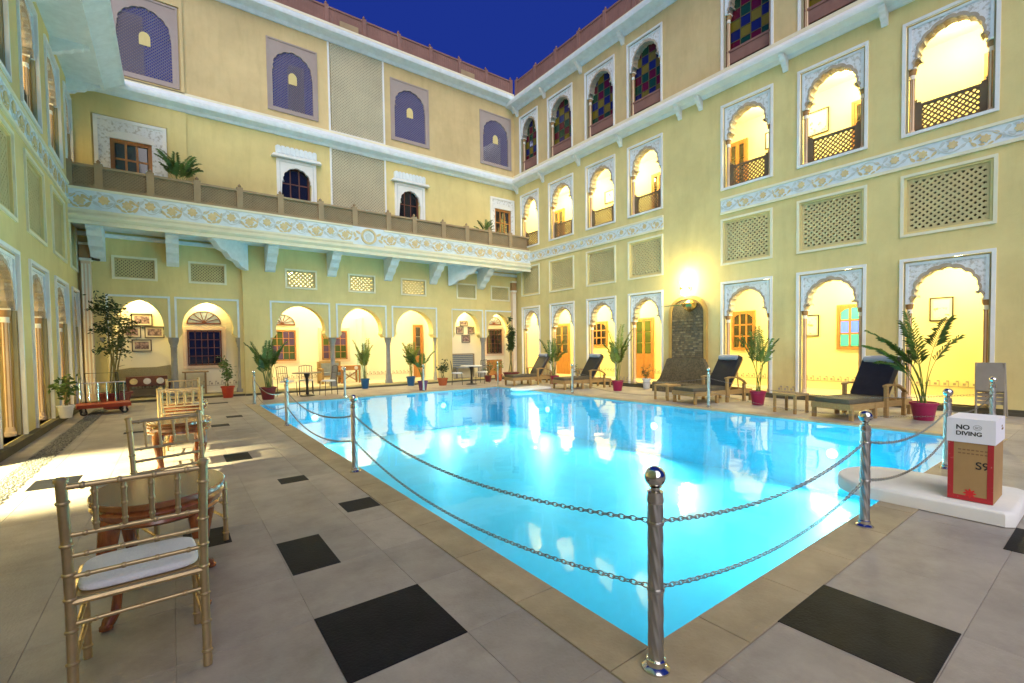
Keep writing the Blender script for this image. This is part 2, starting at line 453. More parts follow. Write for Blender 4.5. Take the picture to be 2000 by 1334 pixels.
for (x, y, dx, dy) in ((0.57, 2.0, 0.6, 0.6), (2.50, 0.485, 0.6, 0.6), (0.58, 3.19, 0.3, 0.6), (1.21, 4.13, 0.3, 0.3),
                       (0.90, 5.45, 0.28, 0.24), (0.52, 7.0, 0.3, 0.5), (0.02, 4.05, 0.3, 0.4), (4.60, 0.02, 0.6, 0.5), (-1.3, 6.9, 0.40, 0.5),
                       (-0.75, 6.5, 0.3, 0.5), (0.55, 10.4, 0.3, 0.3), (-0.75, 10.6, 0.45, 0.2), (0.9, 11.6, 0.3, 0.3), (-0.45, 12.4, 0.3, 0.25),
                       (0.7, 14.9, 0.5, 0.3)):
    obj('black_tile', slab(dx, dy, BLACKT, 'black_tile'), floor, (x, y, 0.003))
# coping
cop = []
x = PX0-CW
n = 12; L_ = (PX1-PX0+2*CW)/n
for i in range(n):
    cop.append((PX0-CW+i*L_, PY0-CW, L_, CW)); cop.append((PX0-CW+i*L_, PY1, L_, CW))
n = 18; L_ = (PY1-PY0)/n
for i in range(n):
    cop.append((PX0-CW, PY0+i*L_, CW, L_)); cop.append((PX1, PY0+i*L_, CW, L_))
for (x, y, dx, dy) in cop:
    obj('coping_slab', slab(dx-0.006, dy-0.006, COPM, 'coping_slab'), floor, (x+0.003, y+0.003, 0.006))
# pebble drain
mb = MB()
rnd = random.Random(3)
for k in range(5200):
    y = rnd.uniform(-1.0, 15.5); y = -1 + (y+1)
    x = rnd.uniform(DR0+0.02, DR1-0.02); r_ = rnd.uniform(0.012, 0.026); z = -0.004 + r_*0.25
    vs = [(x+r_*1.2, y, z), (x-r_*1.2, y, z), (x, y+r_, z), (x, y-r_, z), (x+r_*0.1, y, z+r_*0.8), (x, y, z-r_*0.6)]
    mb.add(vs, [(0,2,4),(2,1,4),(1,3,4),(3,0,4)])
PEB = mat('pebbles', (0.22, 0.22, 0.20), 0.7, col2=(0.05, 0.05, 0.045), scale=28, thresh=(0.35, 0.65))
pd = part('pebble_drain', mb, PEB, kind='stuff')
tag(pd, 'strip of grey pebbles set in the paving along the wall', 'pebbles')
mb = MB().box((DR0-0.02, -1.6, -0.034), (DR0, B-0.3, 0.002)).box((DR1, -1.6, -0.034), (DR1+0.02, B-0.3, 0.002))
part('drain_edge', mb, GREYST, floor)

# pool basin and water
POOLT = mat('pool_tile', (0.17, 0.68, 0.80), 0.5, var=0.08, scale=1.2)
POOLW = mat('pool_wall_tile', (0.11, 0.54, 0.72), 0.5, var=0.10, scale=6)
mb = MB()
D = -1.25
mb.add([(PX0,PY0,D),(PX1,PY0,D),(PX1,PY1,D),(PX0,PY1,D)], [(0,1,2,3)])
pb = part('pool_basin', mb, POOLT, kind='structure')
mb = MB()
mb.add([(PX0,PY0,D),(PX1,PY0,D),(PX1,PY1,D),(PX0,PY1,D),(PX0,PY0,-0.025),(PX1,PY0,-0.025),(PX1,PY1,-0.025),(PX0,PY1,-0.025)],
       [(0,1,5,4),(1,2,6,5),(2,3,7,6),(3,0,4,7)])
part('pool_wall', mb, POOLW, pb)
wm = bpy.data.materials.new('pool_water'); wm.use_nodes = True
n = wm.node_tree; n.nodes.remove(n.nodes['Principled BSDF'])
tr = n.nodes.new('ShaderNodeBsdfTransparent'); tr.inputs[0].default_value = (0.50, 0.95, 0.99, 1)
gl = n.nodes.new('ShaderNodeBsdfGlossy'); gl.inputs['Roughness'].default_value = 0.045
fz = n.nodes.new('ShaderNodeFresnel'); fz.inputs['IOR'].default_value = 1.33
nz = n.nodes.new('ShaderNodeTexNoise'); nz.inputs['Scale'].default_value = 1.6; nz.inputs['Detail'].default_value = 2
tc = n.nodes.new('ShaderNodeTexCoord')
bp = n.nodes.new('ShaderNodeBump'); bp.inputs['Strength'].default_value = 0.11; bp.inputs['Distance'].default_value = 0.05
mx = n.nodes.new('ShaderNodeMixShader')
n.links.new(tc.outputs['Object'], nz.inputs['Vector']); n.links.new(nz.outputs['Fac'], bp.inputs['Height'])
n.links.new(bp.outputs[0], gl.inputs['Normal']); n.links.new(bp.outputs[0], fz.inputs['Normal'])
n.links.new(fz.outputs[0], mx.inputs[0]); n.links.new(tr.outputs[0], mx.inputs[1]); n.links.new(gl.outputs[0], mx.inputs[2])
n.links.new(mx.outputs[0], n.nodes['Material Output'].inputs[0])
mb = MB().add([(PX0-0.005,PY0-0.005,-0.03),(PX1+0.005,PY0-0.005,-0.03),(PX1+0.005,PY1+0.005,-0.03),(PX0-0.005,PY1+0.005,-0.03)], [(0,1,2,3)])
obj('pool_water', mb.mesh('pool_water', wm, fix=False), kind='structure')
LAMPU = mat('underwater_lamp_glass', (0.8, 1, 1), 0.3, emit=(0.75, 0.97, 1.0), estr=1.6)
ul = [(9.44, 3.2, -0.55, -1, 0, 1.0), (9.44, 7.0, -0.55, -1, 0, 1.0), (9.44, 11.0, -0.55, -1, 0, 0.9), (6.6, 1.42, -0.5, 0, 1, 1.0),
      (3.2, 13.79, -0.5, 0, -1, 0.9), (7.3, 13.79, -0.5, 0, -1, 0.9)]
for (x, y, z, nx, ny, e) in ul:
    m_ = MB()
    a = Vector((x-nx*0.06, y-ny*0.06, z)); m_.tube([a, a+Vector((nx*0.035, ny*0.035, 0))], 0.09, 16)
    part('underwater_lamp', m_, LAMPU, pb)
    p = Vector((x+nx*0.10, y+ny*0.10, z))
    light('pool_light', 'SPOT', p, 185*e, (0.55, 0.93, 1.0), 0.035, p+Vector((nx, ny, -0.12)), 168)

# ================================================================== RIGHT WING
RC = [(2.34, 1.46), (4.40, 1.46), (6.42, 1.42), (9.78, 1.42), (11.76, 1.46), (13.89, 1.48), (15.90, 1.28)]
FZ = 0.12                                           # veranda floor level
WARM = (1.0, 0.89, 0.46)
wingR = thing('palace_wing', 'yellow three-storey wing with cusped white arches rising behind the sun loungers', 'building', (W, 7.0, 0), world=True)
def make_wall(w, fn, spans, m, name='wall'):
    b = MB()
    for s_ in spans: wall_grid(b, fn, *s_)
    return part(name, b, m, w)
GT, JB, JT, F1B, F1T, F2B, F2T = 3.22, 3.69, 5.01, 5.82, 8.21, 9.05, 11.67
hl = []
for i, (c, w_) in enumerate(RC):
    a, b_ = c-w_/2, c+w_/2
    hl += [(a, b_, FZ, GT), (a+0.10, b_-0.10, JB+0.10, JT-0.10), (a, b_, F1B, F1T)]
    if i >= 1: hl.append((a, b_, F2B, F2T))
make_wall(wingR, fr, [(-3.0, B, 0.0, 8.75, [h for h in hl if h[2] < 8.7], 0, 0.32)], WALL)
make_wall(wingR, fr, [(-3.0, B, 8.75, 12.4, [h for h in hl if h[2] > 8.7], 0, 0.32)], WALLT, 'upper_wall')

def arch_unit(w, fn, c, wd, zb, zt, d, s=None, style='foil', cols=True, deep=0.30):
    # frame, spandrel, rim and two engaged columns filling a rectangular opening
    a, b_ = c-wd/2, c+wd/2
    m_ = MB(); rect_frame(m_, fn, a, b_, zb, zt, 0.06, d-0.035, d+0.02, bottom=zb > 1)
    fme = part('arch_frame', m_, WHITE, w)
    m_ = MB(); rect_frame(m_, fn, a+0.06, b_-0.06, zb+(0.06 if zb > 1 else 0), zt-0.06, 0.035, d+0.03, d+0.08, bottom=False); part('frame_groove', m_, GROOVE, fme)
    i0, i1, it = a+0.095, b_-0.095, zt-0.095
    s = zt-0.97 if s is None else s
    t = zt-0.27
    hw = (i1-i0)/2-0.075
    cur = foil(c, hw, s, t)
    m_ = MB(); m_.prism([(i0, s), (i0, it), (i1, it), (i1, s)] + list(reversed(cur)), fn, d+0.035, d+0.11); part('spandrel', m_, CARVE, fme)
    m_ = MB()      # inner white band
    wbox(m_, fn, i0, i0+0.05, s, it, d+0.012, d+0.034); wbox(m_, fn, i1-0.05, i1, s, it, d+0.012, d+0.034); wbox(m_, fn, i0+0.05, i1-0.05, it-0.05, it, d+0.012, d+0.034)
    part('inner_band', m_, BLUEW, fme)
    m_ = MB()      # rim following the cusps, running through the wall thickness
    out = []
    for (x, z) in cur:
        k = 1.09; out.append((c+(x-c)*k if abs(x-c) < hw*0.99 else x, s+(z-s)*1.10))
    out = [(min(max(x, i0+0.052), i1-0.052), min(z, it-0.052)) for x, z in out]
    m_.prism(list(reversed(out)) + cur, fn, d+0.022, d+deep); part('arch_rim', m_, TAUPE, fme)
    if cols:
        for sg in (-1, 1):
            x0 = c+sg*(hw+0.035)
            p = fn(x0, zb, d+0.15)
            m_ = MB(); m_.lathe([(0.075, 0.0), (0.075, 0.06), (0.06, 0.075), (0.06, 0.12), (0.046, 0.15), (0.043, (s-zb)*0.5), (0.042, s-zb-0.2)], p, 12)
            co = part('column', m_, PINK, w, True)
            m_ = MB()
            for k in range(6):
                a_ = 2*PI*k/6+0.3; q = (p[0]+0.041*math.cos(a_), p[1]+0.041*math.sin(a_))
                m_.tube([(q[0], q[1], p[2]+0.15), (q[0], q[1], p[2]+s-zb-0.2)], 0.010, 6)
            part('stripe', m_, COLB if k % 2 else COLB, co)
            m_ = MB(); m_.lathe([(0.05, s-zb-0.2), (0.062, s-zb-0.19), (0.05, s-zb-0.16), (0.055, s-zb-0.13), (0.05, s-zb-0.11)], p, 12); part('necking', m_, COLW, co, True)
            m_ = MB(); m_.lathe([(0.05, s-zb-0.11), (0.072, s-zb-0.08), (0.075, s-zb-0.001)], p, 12); part('capital', m_, COLB, co, True)
            m_ = MB(); a_ = x0-0.075; wbox(m_, fn, x0-0.078, x0+0.078, s, s+0.03, d+0.07, d+0.23); part('abacus', m_, COLW, co)
    return fme
def railing(w, fn, c, wd, zb, h, d, m, sp=0.075, posts=0.11):
    a, b_ = c-wd/2, c+wd/2
    m_ = MB(); wbox(m_, fn, a, b_, zb+h-0.05, zb+h, d-0.012, d+0.052); wbox(m_, fn, a, b_, zb, zb+0.09, d-0.012, d+0.052)
    o = part('railing', m_, m, w)
    for x0 in (a, b_-posts):
        m_ = MB(); wbox(m_, fn, x0, x0+posts, zb+0.09, zb+h-0.05, d-0.02, d+0.06); wbox(m_, fn, x0+0.02, x0+posts-0.02, zb+h, zb+h+0.05, d, d+0.04)
        p = fn(x0+posts/2, zb+h+0.05, d+0.02); m_.lathe([(0.028, 0), (0.012, 0.015), (0.026, 0.04), (0.004, 0.075)], p, 8)
        part('railing_post', m_, m, o)
    m_ = MB(); lattice(m_, fn, a+posts, b_-posts, zb+0.09, zb+h-0.05, sp, 0.028, d+0.005, d+0.03)
    part('railing_trellis', m_, m, o, kind='stuff')
def jali(w, fn, u0, u1, v0, v1, sp, bar, m, mframe, mback=DARK, fw=0.055, inset=0.10, d=0.0, back=0.30):
    m_ = MB(); rect_frame(m_, fn, u0, u1, v0, v1, fw, d-0.03, d+0.015); fo = part('jali_frame', m_, mframe, w)
    m_ = MB(); rect_frame(m_, fn, u0+fw, u1-fw, v0+fw, v1-fw, inset, d+0.04, d+0.10); part('jali_margin', m_, m, fo)
    m_ = MB(); lattice(m_, fn, u0+fw+inset, u1-fw-inset, v0+fw+inset, v1-fw-inset, sp, bar, d+0.045, d+0.085); part('jali_trellis', m_, m, fo, kind='stuff')
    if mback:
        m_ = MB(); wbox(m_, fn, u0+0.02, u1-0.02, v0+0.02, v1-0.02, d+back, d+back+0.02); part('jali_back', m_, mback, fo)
    return fo
STC = [SGR, SGB, SGG, SGY]
def window(w, fn, u0, u1, v0, v1, d, cols, rows, fm, gm, fw=0.05, bar=0.025, name='window', top=None):
    m_ = MB(); rect_frame(m_, fn, u0, u1, v0, v1, fw, d-0.03, d+0.03)
    iu, iv = (u1-u0-2*fw)/cols, (v1-v0-2*fw)/rows
    for i in range(1, cols): wbox(m_, fn, u0+fw+i*iu-bar/2, u0+fw+i*iu+bar/2, v0+fw, v1-fw, d-0.02, d+0.02)
    for j in range(1, rows): wbox(m_, fn, u0+fw, u1-fw, v0+fw+j*iv-bar/2, v0+fw+j*iv+bar/2, d-0.016, d+0.016)
    o = part(name, m_, fm, w)
    for i in range(cols):
        for j in range(rows):
            m_ = MB(); wbox(m_, fn, u0+fw+i*iu+bar/2, u0+fw+(i+1)*iu-bar/2, v0+fw+j*iv+bar/2, v0+fw+(j+1)*iv-bar/2, d-0.004, d+0.004)
            part('pane', m_, gm(i, j) if callable(gm) else gm, o)
    return o
def door(w, fn, u0, u1, v0, v1, d, fm, gm, leaves=2):
    m_ = MB(); rect_frame(m_, fn, u0, u1, v0, v1, 0.06, d-0.05, d+0.03, bottom=False); o = part('door', m_, fm, w)
    lw = (u1-u0-0.12)/leaves
    for i in range(leaves):
        a = u0+0.06+i*lw
        m_ = MB(); rect_frame(m_, fn, a+0.005, a+lw-0.005, v0, v1-0.06, 0.05, d-0.03, d+0.01); wbox(m_, fn, a+0.055, a+lw-0.055, v0+0.05, v0+(v1-v0)*0.38, d-0.022, d)
        wbox(m_, fn, a+0.055, a+lw-0.055, v0+(v1-v0)*0.38, v0+(v1-v0)*0.41, d-0.028, d+0.005); part('door_leaf', m_, fm, o)
        gh = (v1-0.11-(v0+(v1-v0)*0.41))/3
        for j in range(3):
            m_ = MB(); z = v0+(v1-v0)*0.41+j*gh; wbox(m_, fn, a+0.06, a+lw-0.06, z+0.012, z+gh-0.012, d-0.012, d-0.004); part('pane', m_, gm, o)
    return o
def picture(fn, u0, u1, v0, v1, d, label, pm=PIC2, fm=FRAMEB, mount=0.05, group=None):
    p = fn((u0+u1)/2, v0, d)
    t = thing('framed_picture', label, 'picture', p, world=True, group=group)
    m_ = MB(); rect_frame(m_, fn, u0, u1, v0, v1, 0.025, d-0.035, d); part('frame', m_, fm, t)
    m_ = MB(); wbox(m_, fn, u0+0.02, u1-0.02, v0+0.02, v1-0.02, d-0.014, d-0.002); part('mount', m_, MATT, t)
    m_ = MB(); wbox(m_, fn, u0+0.02+mount, u1-0.02-mount, v0+0.02+mount, v1-0.02-mount, d-0.018, d-0.015); part('print', m_, pm, t)
    return t
def lamp(w, fn, u, v, d, energy, rad=0.09, col=WARM):
    p = fn(u, v, d)
    m_ = MB(); m_.lathe([(0.05, 0.16), (0.05, 0.12), (0.10, 0.10), (0.12, 0.05), (0.09, 0.0), (0.03, -0.02)], p, 12); part('ceiling_lamp', m_, SHADE, w, True)
    light('veranda_light', 'POINT', (p[0], p[1], p[2]-0.16), energy, col, rad)

# verandas behind the arches (ground and first floor) and closed rooms above
DP = 2.2
def veranda(w, fn, u0, u1, z0, z1, dp, mwall, mfloor, mceil):
    m_ = MB(); wbox(m_, fn, u0, u1, z0-0.06, z0, 0.02 if z0 < 1 else 0.31, dp+0.2); part('veranda_floor', m_, mfloor, w)
    m_ = MB(); wbox(m_, fn, u0, u1, z0, z1, dp, dp+0.2); wbox(m_, fn, u0-0.1, u0, z0, z1, 0.32, dp+0.2); wbox(m_, fn, u1, u1+0.1, z0, z1, 0.32, dp+0.2); part('veranda_wall', m_, mwall, w)
    m_ = MB(); wbox(m_, fn, u0-0.1, u1+0.1, z1, z1+0.08, 0.32, dp+0.2); part('veranda_ceiling', m_, mceil, w)
MARF = mat('veranda_marble', (0.62, 0.56, 0.40), 0.4, var=0.08, scale=2)
veranda(wingR, fr, -2.9, B-0.12, FZ, 3.45, DP, INNER, MARF, INNER)
veranda(wingR, fr, -2.9, B-0.12, 5.62, 8.55, DP, INNER, MARF, INNERW)
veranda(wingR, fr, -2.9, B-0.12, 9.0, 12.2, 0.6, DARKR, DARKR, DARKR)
m_ = MB(); wbox(m_, fr, -3.0, B+0.1, 12.3, 12.42, 0.0, 3.0); part('roof', m_, SANDR, wingR)
for i, (c, w_) in enumerate(RC):
    arch_unit(wingR, fr, c, w_, FZ, GT, 0.0)
    jali(wingR, fr, c-w_/2, c+w_/2, JB, JT, 0.085 if i < 3 else 0.085, 0.044, JALI, CREAM)
    arch_unit(wingR, fr, c, w_, F1B, F1T, 0.0)
    railing(wingR, fr, c, w_-0.19, F1B+0.06, 0.62, 0.16, RAILB, posts=0.2)
    if i >= 1:
        arch_unit(wingR, fr, c, w_, F2B, F2T, 0.0)
        m_ = MB(); wbox(m_, fr, c-w_/2+0.06, c+w_/2-0.06, F2B+0.3, F2B+0.62, 0.13, 0.17)
        wbox(m_, fr, c-w_/2+0.06, c+w_/2-0.06, F2B+0.62, F2B+0.68, 0.11, 0.19); part('parapet_panel', m_, SANDR, wingR)
        window(wingR, fr, c-w_/2+0.1, c+w_/2-0.1, F2B+0.6, F2T-0.2, 0.26, 4, 6, DARK, lambda a, b, i=i: STC[(a*2+b+(b//2)+i) % 4], 0.04, 0.02, 'stained_glass_window')
    lamp(wingR, fr, c, 3.2, 1.2, 62)
    lamp(wingR, fr, c, 8.3, 1.2, 62)
# frieze
FLM = None
def frieze(w, fn, u0, u1, v0, v1, d, step=0.46, flip=False):
    m_ = MB(); wbox(m_, fn, u0, u1, v0+0.06, v1-0.06, d-0.02, d+0.02); fo = part('frieze', m_, BLUEW, w)
    m_ = MB(); wbox(m_, fn, u0, u1, v0, v0+0.06, d-0.045, d+0.02); wbox(m_, fn, u0, u1, v1-0.06, v1, d-0.045, d+0.02); part('frieze_moulding', m_, CREAM, fo)
    h = v1-v0-0.12; vc = (v0+v1)/2
    n = max(1, int((u1-u0)/step)); st = (u1-u0)/n
    for k in range(n):
        uc = u0+(k+0.5)*st; up = 1 if k % 2 else -1
        m_ = MB(); pts = []
        for j in range(32):
            a = 2*PI*j/32; r_ = h*0.25*(0.66+0.34*abs(math.cos(3.5*a))); pts.append((uc-st*0.04+r_*math.cos(a), vc+up*h*0.06+r_*math.sin(a)))
        m_.prism(pts, fn, d-0.036, d-0.02)
        part('flower_relief', m_, FLOWER, fo)
        m_ = MB(); q1 = []; q2 = []          # one wave of the running vine
        for j in range(13):
            x = uc-st/2+st*j/12; z = vc+up*h*0.34*math.cos(PI*j/12-PI/2)*(1 if True else 1); z = vc-up*h*0.36*math.sin(PI*j/12); q1.append((x, z+0.012)); q2.append((x, z-0.012))
        m_.prism(q1+list(reversed(q2)), fn, d-0.030, d-0.02); part('vine_relief', m_, LEAFREL, fo)
        m_ = MB()
        for (du, dv, ang, ln) in ((0.20, -0.12*up, 0.6*up, 0.26), (0.32, 0.22*up, -0.9*up, 0.26), (-0.42, 0.20*up, 0.8*up, 0.24), (-0.34, -0.16*up, -0.5*up, 0.24), (0.42, -0.10*up, 1.4, 0.22), (0.08, 0.34*up, 0.2, 0.2), (-0.2, 0.38*up, -0.4, 0.18)):
            cx, cv = uc+du*st, vc+dv*h; q = []
            for j in range(10):
                a = 2*PI*j/10; e = ln*h*1.5*0.5*math.cos(a); f_ = ln*h*0.5*0.6*math.sin(a)*(1-0.5*math.cos(a)); q.append((cx+e*math.cos(ang)-f_*math.sin(ang), cv+e*math.sin(ang)+f_*math.cos(ang)))
            m_.prism(q, fn, d-0.028, d-0.02)
        part('leaf_relief', m_, LEAFREL if k % 2 else FLOWER, fo, kind='stuff')
    return fo
frieze(wingR, fr, -1.2, 7.13, 5.145, 5.60, 0.0)
frieze(wingR, fr, 9.06, 15.9, 5.145, 5.60, 0.0)
# cornices: profile polygon (out, z) swept along the wall
def cornice(w, fn, u0, u1, prof, m, name='cornice'):
    m_ = MB(); n = len(prof)
    vs = [fn(u0, z, -o) for o, z in prof] + [fn(u1, z, -o) for o, z in prof]
    m_.add(vs, [(i, (i+1) % n, (i+1) % n+n, i+n) for i in range(n)] + [tuple(range(n)), tuple(range(2*n-1, n-1, -1))])
    return part(name, m_, m, w)
def bracket(w, fn, u, zt, out, h, wd, m, name='bracket'):
    pr = [(0, zt), (out, zt), (out, zt-0.14*h), (out*0.86, zt-0.22*h), (out*0.80, zt-0.36*h), (out*0.60, zt-0.46*h), (out*0.52, zt-0.62*h), (out*0.30, zt-0.74*h), (out*0.22, zt-0.9*h), (0.03, zt-h), (0, zt-h)]
    return cornice(w, fn, u-wd/2, u+wd/2, pr, m, name)
cornice(wingR, fr, -3.0, B, [(0, 8.62), (0.06, 8.62), (0.10, 8.70), (0.34, 8.74), (0.36, 8.80), (0.36, 8.86), (0.05, 9.10), (0, 9.10)], WHITE)
cornice(wingR, fr, -3.0, B, [(0, 9.10), (0.05, 9.101), (0.05, 9.20), (0, 9.20)], CREAM, 'string_course')
cornice(wingR, fr, -3.0, B, [(0, 12.02), (0.06, 12.02), (0.12, 12.12), (0.44, 12.18), (0.46, 12.26), (0.46, 12.34), (0.06, 12.62), (0, 12.62)], BLUEW)
cornice(wingR, fr, -3.0, B, [(0, 12.62), (0.07, 12.621), (0.07, 12.72), (0, 12.72)], CREAM, 'string_course')
for u in (3.38, 5.41, 7.75, 8.44, 10.77, 12.82, 14.95, 16.75):
    bracket(wingR, fr, u, 8.72, 0.28, 0.36, 0.12, WHITE)
for u in (5.4, 7.75, 10.65, 12.68, 14.8, 16.66): bracket(wingR, fr, u, 12.14, 0.3, 0.36, 0.12, WHITE)
# roof parapet
def parapet(w, fn, u0, u1, z0, h, d, m, step=1.25):
    m_ = MB(); wbox(m_, fn, u0, u1, z0, z0+h*0.86, d, d+0.08); o = part('roof_parapet', m_, m, w)
    m_ = MB(); wbox(m_, fn, u0, u1, z0+h*0.86, z0+h*0.94, d-0.03, d+0.11); part('parapet_rail', m_, m, o)
    n = int((u1-u0)/step)
    for k in range(n+1):
        u = u0+(u1-u0)*k/n; m_ = MB(); wbox(m_, fn, u-0.07, u+0.07, z0, z0+h, d-0.05, d+0.13)
        p = fn(u, z0+h, d+0.04); m_.lathe([(0.06, 0), (0.03, 0.03), (0.055, 0.07), (0.005, 0.15)], p, 8); part('parapet_post', m_, m, o)
    k = u0+0.02
    m_ = MB()
    while k < u1-0.1:
        wbox(m_, fn, k, k+0.035, z0+0.05, z0+h*0.8, d-0.012, d); k += 0.10
    part('parapet_fluting', m_, m, o, kind='stuff')
parapet(wingR, fr, -3.0, B-0.2, 12.66, 0.8, 0.04, SANDR)
# plinth of the wing: step riser and patterned dado
m_ = MB(); wbox(m_, fr, -3.0, B, -0.01, FZ-0.06, -0.05, 0.0); wbox(m_, fr, -3.0, B, FZ-0.06, FZ+0.0, -0.02, 0.0); part('plinth_step', m_, mat('dark_plinth', (0.10, 0.09, 0.055), 0.8, var=0.2), wingR)
def dado(w, fn, u0, u1, z, d, step=0.17):
    m_ = MB(); k = u0
    while k < u1-0.08:
        wbox(m_, fn, k, k+0.012, z, z+0.13, d-0.012, d); wbox(m_, fn, k+0.012, k+0.05, z+0.10, z+0.13, d-0.012, d); wbox(m_, fn, k+0.05, k+0.10, z+0.02, z+0.075, d-0.012, d); k += step
    wbox(m_, fn, u0, u1, z-0.018, z-0.005, d-0.012, d)
    part('dado_pattern', m_, TAUPE, w, kind='stuff')
dado(wingR, fr, -2.8, B-0.2, 0.36, DP)
for (c, w_), (c2, w2) in zip(RC[:-1], RC[1:]):
    if c2-c < 3: dado(wingR, fr, c+w_/2+0.03, c2-w2/2-0.03, 0.20, 0.0, 0.15)
# doors, windows and pictures inside the right verandas
def archwin(w, fn, u0, u1, v0, v1, d, gm=GLASSD, fm=WOOD):
    o = window(w, fn, u0, u1, v0, v1, d, 3, 3, fm, gm, 0.07, 0.05)
    m_ = MB()
    c = (u0+u1)/2; hw = (u1-u0)/2-0.07; zt = v1-0.07; zs = v1-0.07-(v1-v0)*0.2
    cur = foil(c, hw, zs, zt-0.02, 5, 0.9, 0.95)
    m_.prism([(c-hw, zs), (c-hw, zt+0.01), (c+hw, zt+0.01), (c+hw, zs)] + list(reversed(cur)), fn, d-0.025, d-0.005); part('arched_head', m_, fm, o)
    return o
archwin(wingR, fr, 7.20, 7.97, 1.24, 2.50, DP-0.03)
archwin(wingR, fr, 4.10, 4.96, 1.25, 2.48, DP-0.03, lambda i, j: GLASSB if j == 1 else GLASST)
archwin(wingR, fr, 13.40, 14.35, 1.40, 2.48, DP-0.03)
door(wingR, fr, 11.05, 11.97, FZ, 2.50, DP-0.03, WOOD, GLASSG)
door(wingR, fr, 15.72, 16.75, FZ, 2.50, DP-0.03, WOOD, GLASSD)
door(wingR, fr, 7.45, 8.1, 5.62, 8.0, DP-0.03, WOOD, GLASSD)
door(wingR, fr, 3.9, 4.65, 5.62, 7.9, DP-0.03, WOOD, GLASSD)
door(wingR, fr, 1.5, 2.13, 5.62, 7.9, DP-0.03, WOOD, GLASSD)
door(wingR, fr, 10.5, 11.1, 5.62, 7.93, DP-0.03, WOOD, GLASSD)
door(wingR, fr, 16.0, 16.75, 5.62, 7.9, DP-0.03, WOOD, GLASSD)
picture(fr, 2.58, 3.01, 1.93, 2.50, DP, 'black framed print of a tall tower on the cream wall behind the largest potted palm', PIC2)
picture(fr, 5.41, 5.83, 1.63, 2.25, DP, 'black framed print hung beside the window with blue and teal panes', PIC2)
picture(fr, 5.20, 5.76, 7.38, 8.05, DP, 'wide framed print high in the upper gallery left of the orange door', PIC2)
picture(fr, 6.55, 6.92, 7.45, 7.95, DP, 'small framed print in the upper gallery beside a half glazed wooden door', PIC2)
picture(fr, 12.98, 13.5, 7.44, 7.95, DP, 'framed print in the upper gallery seen through an arch with no door in it', PIC2)

# ================================================================== BACK WING
wingB = thing('palace_wing', 'tan and yellow wing with a long carved balcony and mauve lattice windows', 'building', (5.4, B, 0), world=True)
AZ = 3.07
BA = [(-1.46, -0.02, 0), (0.08, 1.74, 0), (2.60, 4.50, 1), (4.70, 6.56, 1), (6.76, 8.68, 1), (9.39, 10.98, 0), (11.08, 12.60, 0)]
GR = [(-1.30, -0.29, 0), (0.45, 1.43, 0), (3.08, 4.09, 1), (5.15, 6.15, 1), (7.15, 8.22, 1), (9.67, 10.65, 0), (11.40, 12.42, 0)]
CD = -0.12                                              # the middle part stands proud
hole0 = [(-1.46, 1.74, FZ, 1.86), (2.60, 8.68, FZ, 1.86), (9.39, 12.60, FZ, 1.86)] + [(a, b, 1.86, AZ) for a, b, p in BA] + [(a+0.06, b-0.06, 3.56, 4.10) for a, b, p in GR]
SL, SR_ = 1.84, 9.36
make_wall(wingB, fb, [(WL, SL, 0, 4.95, hole0, 0, 0.3), (SL, SR_, 0, 4.95, hole0, CD, 0.3), (SR_, W, 0, 4.95, hole0, 0, 0.3)], WALL)
hole1 = [(-1.25, -0.30, 5.9, 7.42), (3.02, 4.00, 6.3, 7.60), (7.12, 8.06, 6.3, 7.62), (11.66, 12.57, 6.3, 7.60), (4.72, 6.62, 5.7, 8.55)]
make_wall(wingB, fb, [(WL, W, 4.95, 8.75, hole1, 0, 0.3)], WALL, 'middle_wall')
JW = [(-1.16, 0.40, 9.20, 11.55), (2.74, 4.31, 9.34, 11.68), (6.94, 8.54, 9.42, 11.74), (10.96, 12.62, 9.42, 11.72)]
hole2 = [(a+0.04, b-0.04, c+0.04, d-0.04) for a, b, c, d in JW] + [(4.76, 6.66, 9.15, 12.25)]
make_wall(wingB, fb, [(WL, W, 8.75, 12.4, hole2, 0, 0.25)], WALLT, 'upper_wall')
# thin shaft lines where the masonry steps
m_ = MB(); wbox(m_, fb, WL, 0.52, 4.95, 12.35, -0.045, -0.001)
hh = MB(); wall_grid(hh, fb, WL, 0.52, 5.0, 8.55, [(-1.6, 0.06, 5.0, 7.97)], -0.05, -0.002); part('corner_panel', hh, WALL, wingB)
hh = MB(); wall_grid(hh, fb, WL, 0.52, 9.1, 12.3, [(-1.20, 0.44, 9.16, 11.59)], -0.05, -0.002); part('corner_panel', hh, WALLT, wingB)
# ground floor arches and columns
def plain_arch(w, fn, a, b_, zt, d, m=WALL):
    c, hw = (a+b_)/2, (b_-a)/2-0.10
    cur = pointed(c, hw, 1.86, zt-0.12)
    m_ = MB(); m_.prism([(a, 1.86), (a, zt), (b_, zt), (b_, 1.86)] + list(reversed(cur)), fn, d+0.012, 0.3); o = part('arch', m_, m, w)
    m_ = MB(); rect_frame(m_, fn, a, b_, 1.86, zt, 0.055, d-0.02, d+0.011, bottom=False); part('arch_border', m_, BLUEW, o)
    return o
def stone_col(w, fn, u, z0, z1, d, r_=0.10):
    p = fn(u, z0, d); H_ = z1-z0
    m_ = MB(); m_.lathe([(r_*1.45, 0), (r_*1.45, 0.10), (r_*1.2, 0.16), (r_*1.15, 0.30), (r_*0.92, 0.38), (r_*0.78, H_*0.72), (r_*0.8, H_-0.30), (r_*0.95, H_-0.28), (r_*0.85, H_-0.24), (r_*1.3, H_-0.10), (r_*1.35, H_)], p, 12)
    return part('stone_column', m_, GREYST, w, True)
for a, b_, p in BA:
    plain_arch(wingB, fb, a, b_, AZ, CD if p else 0.0)
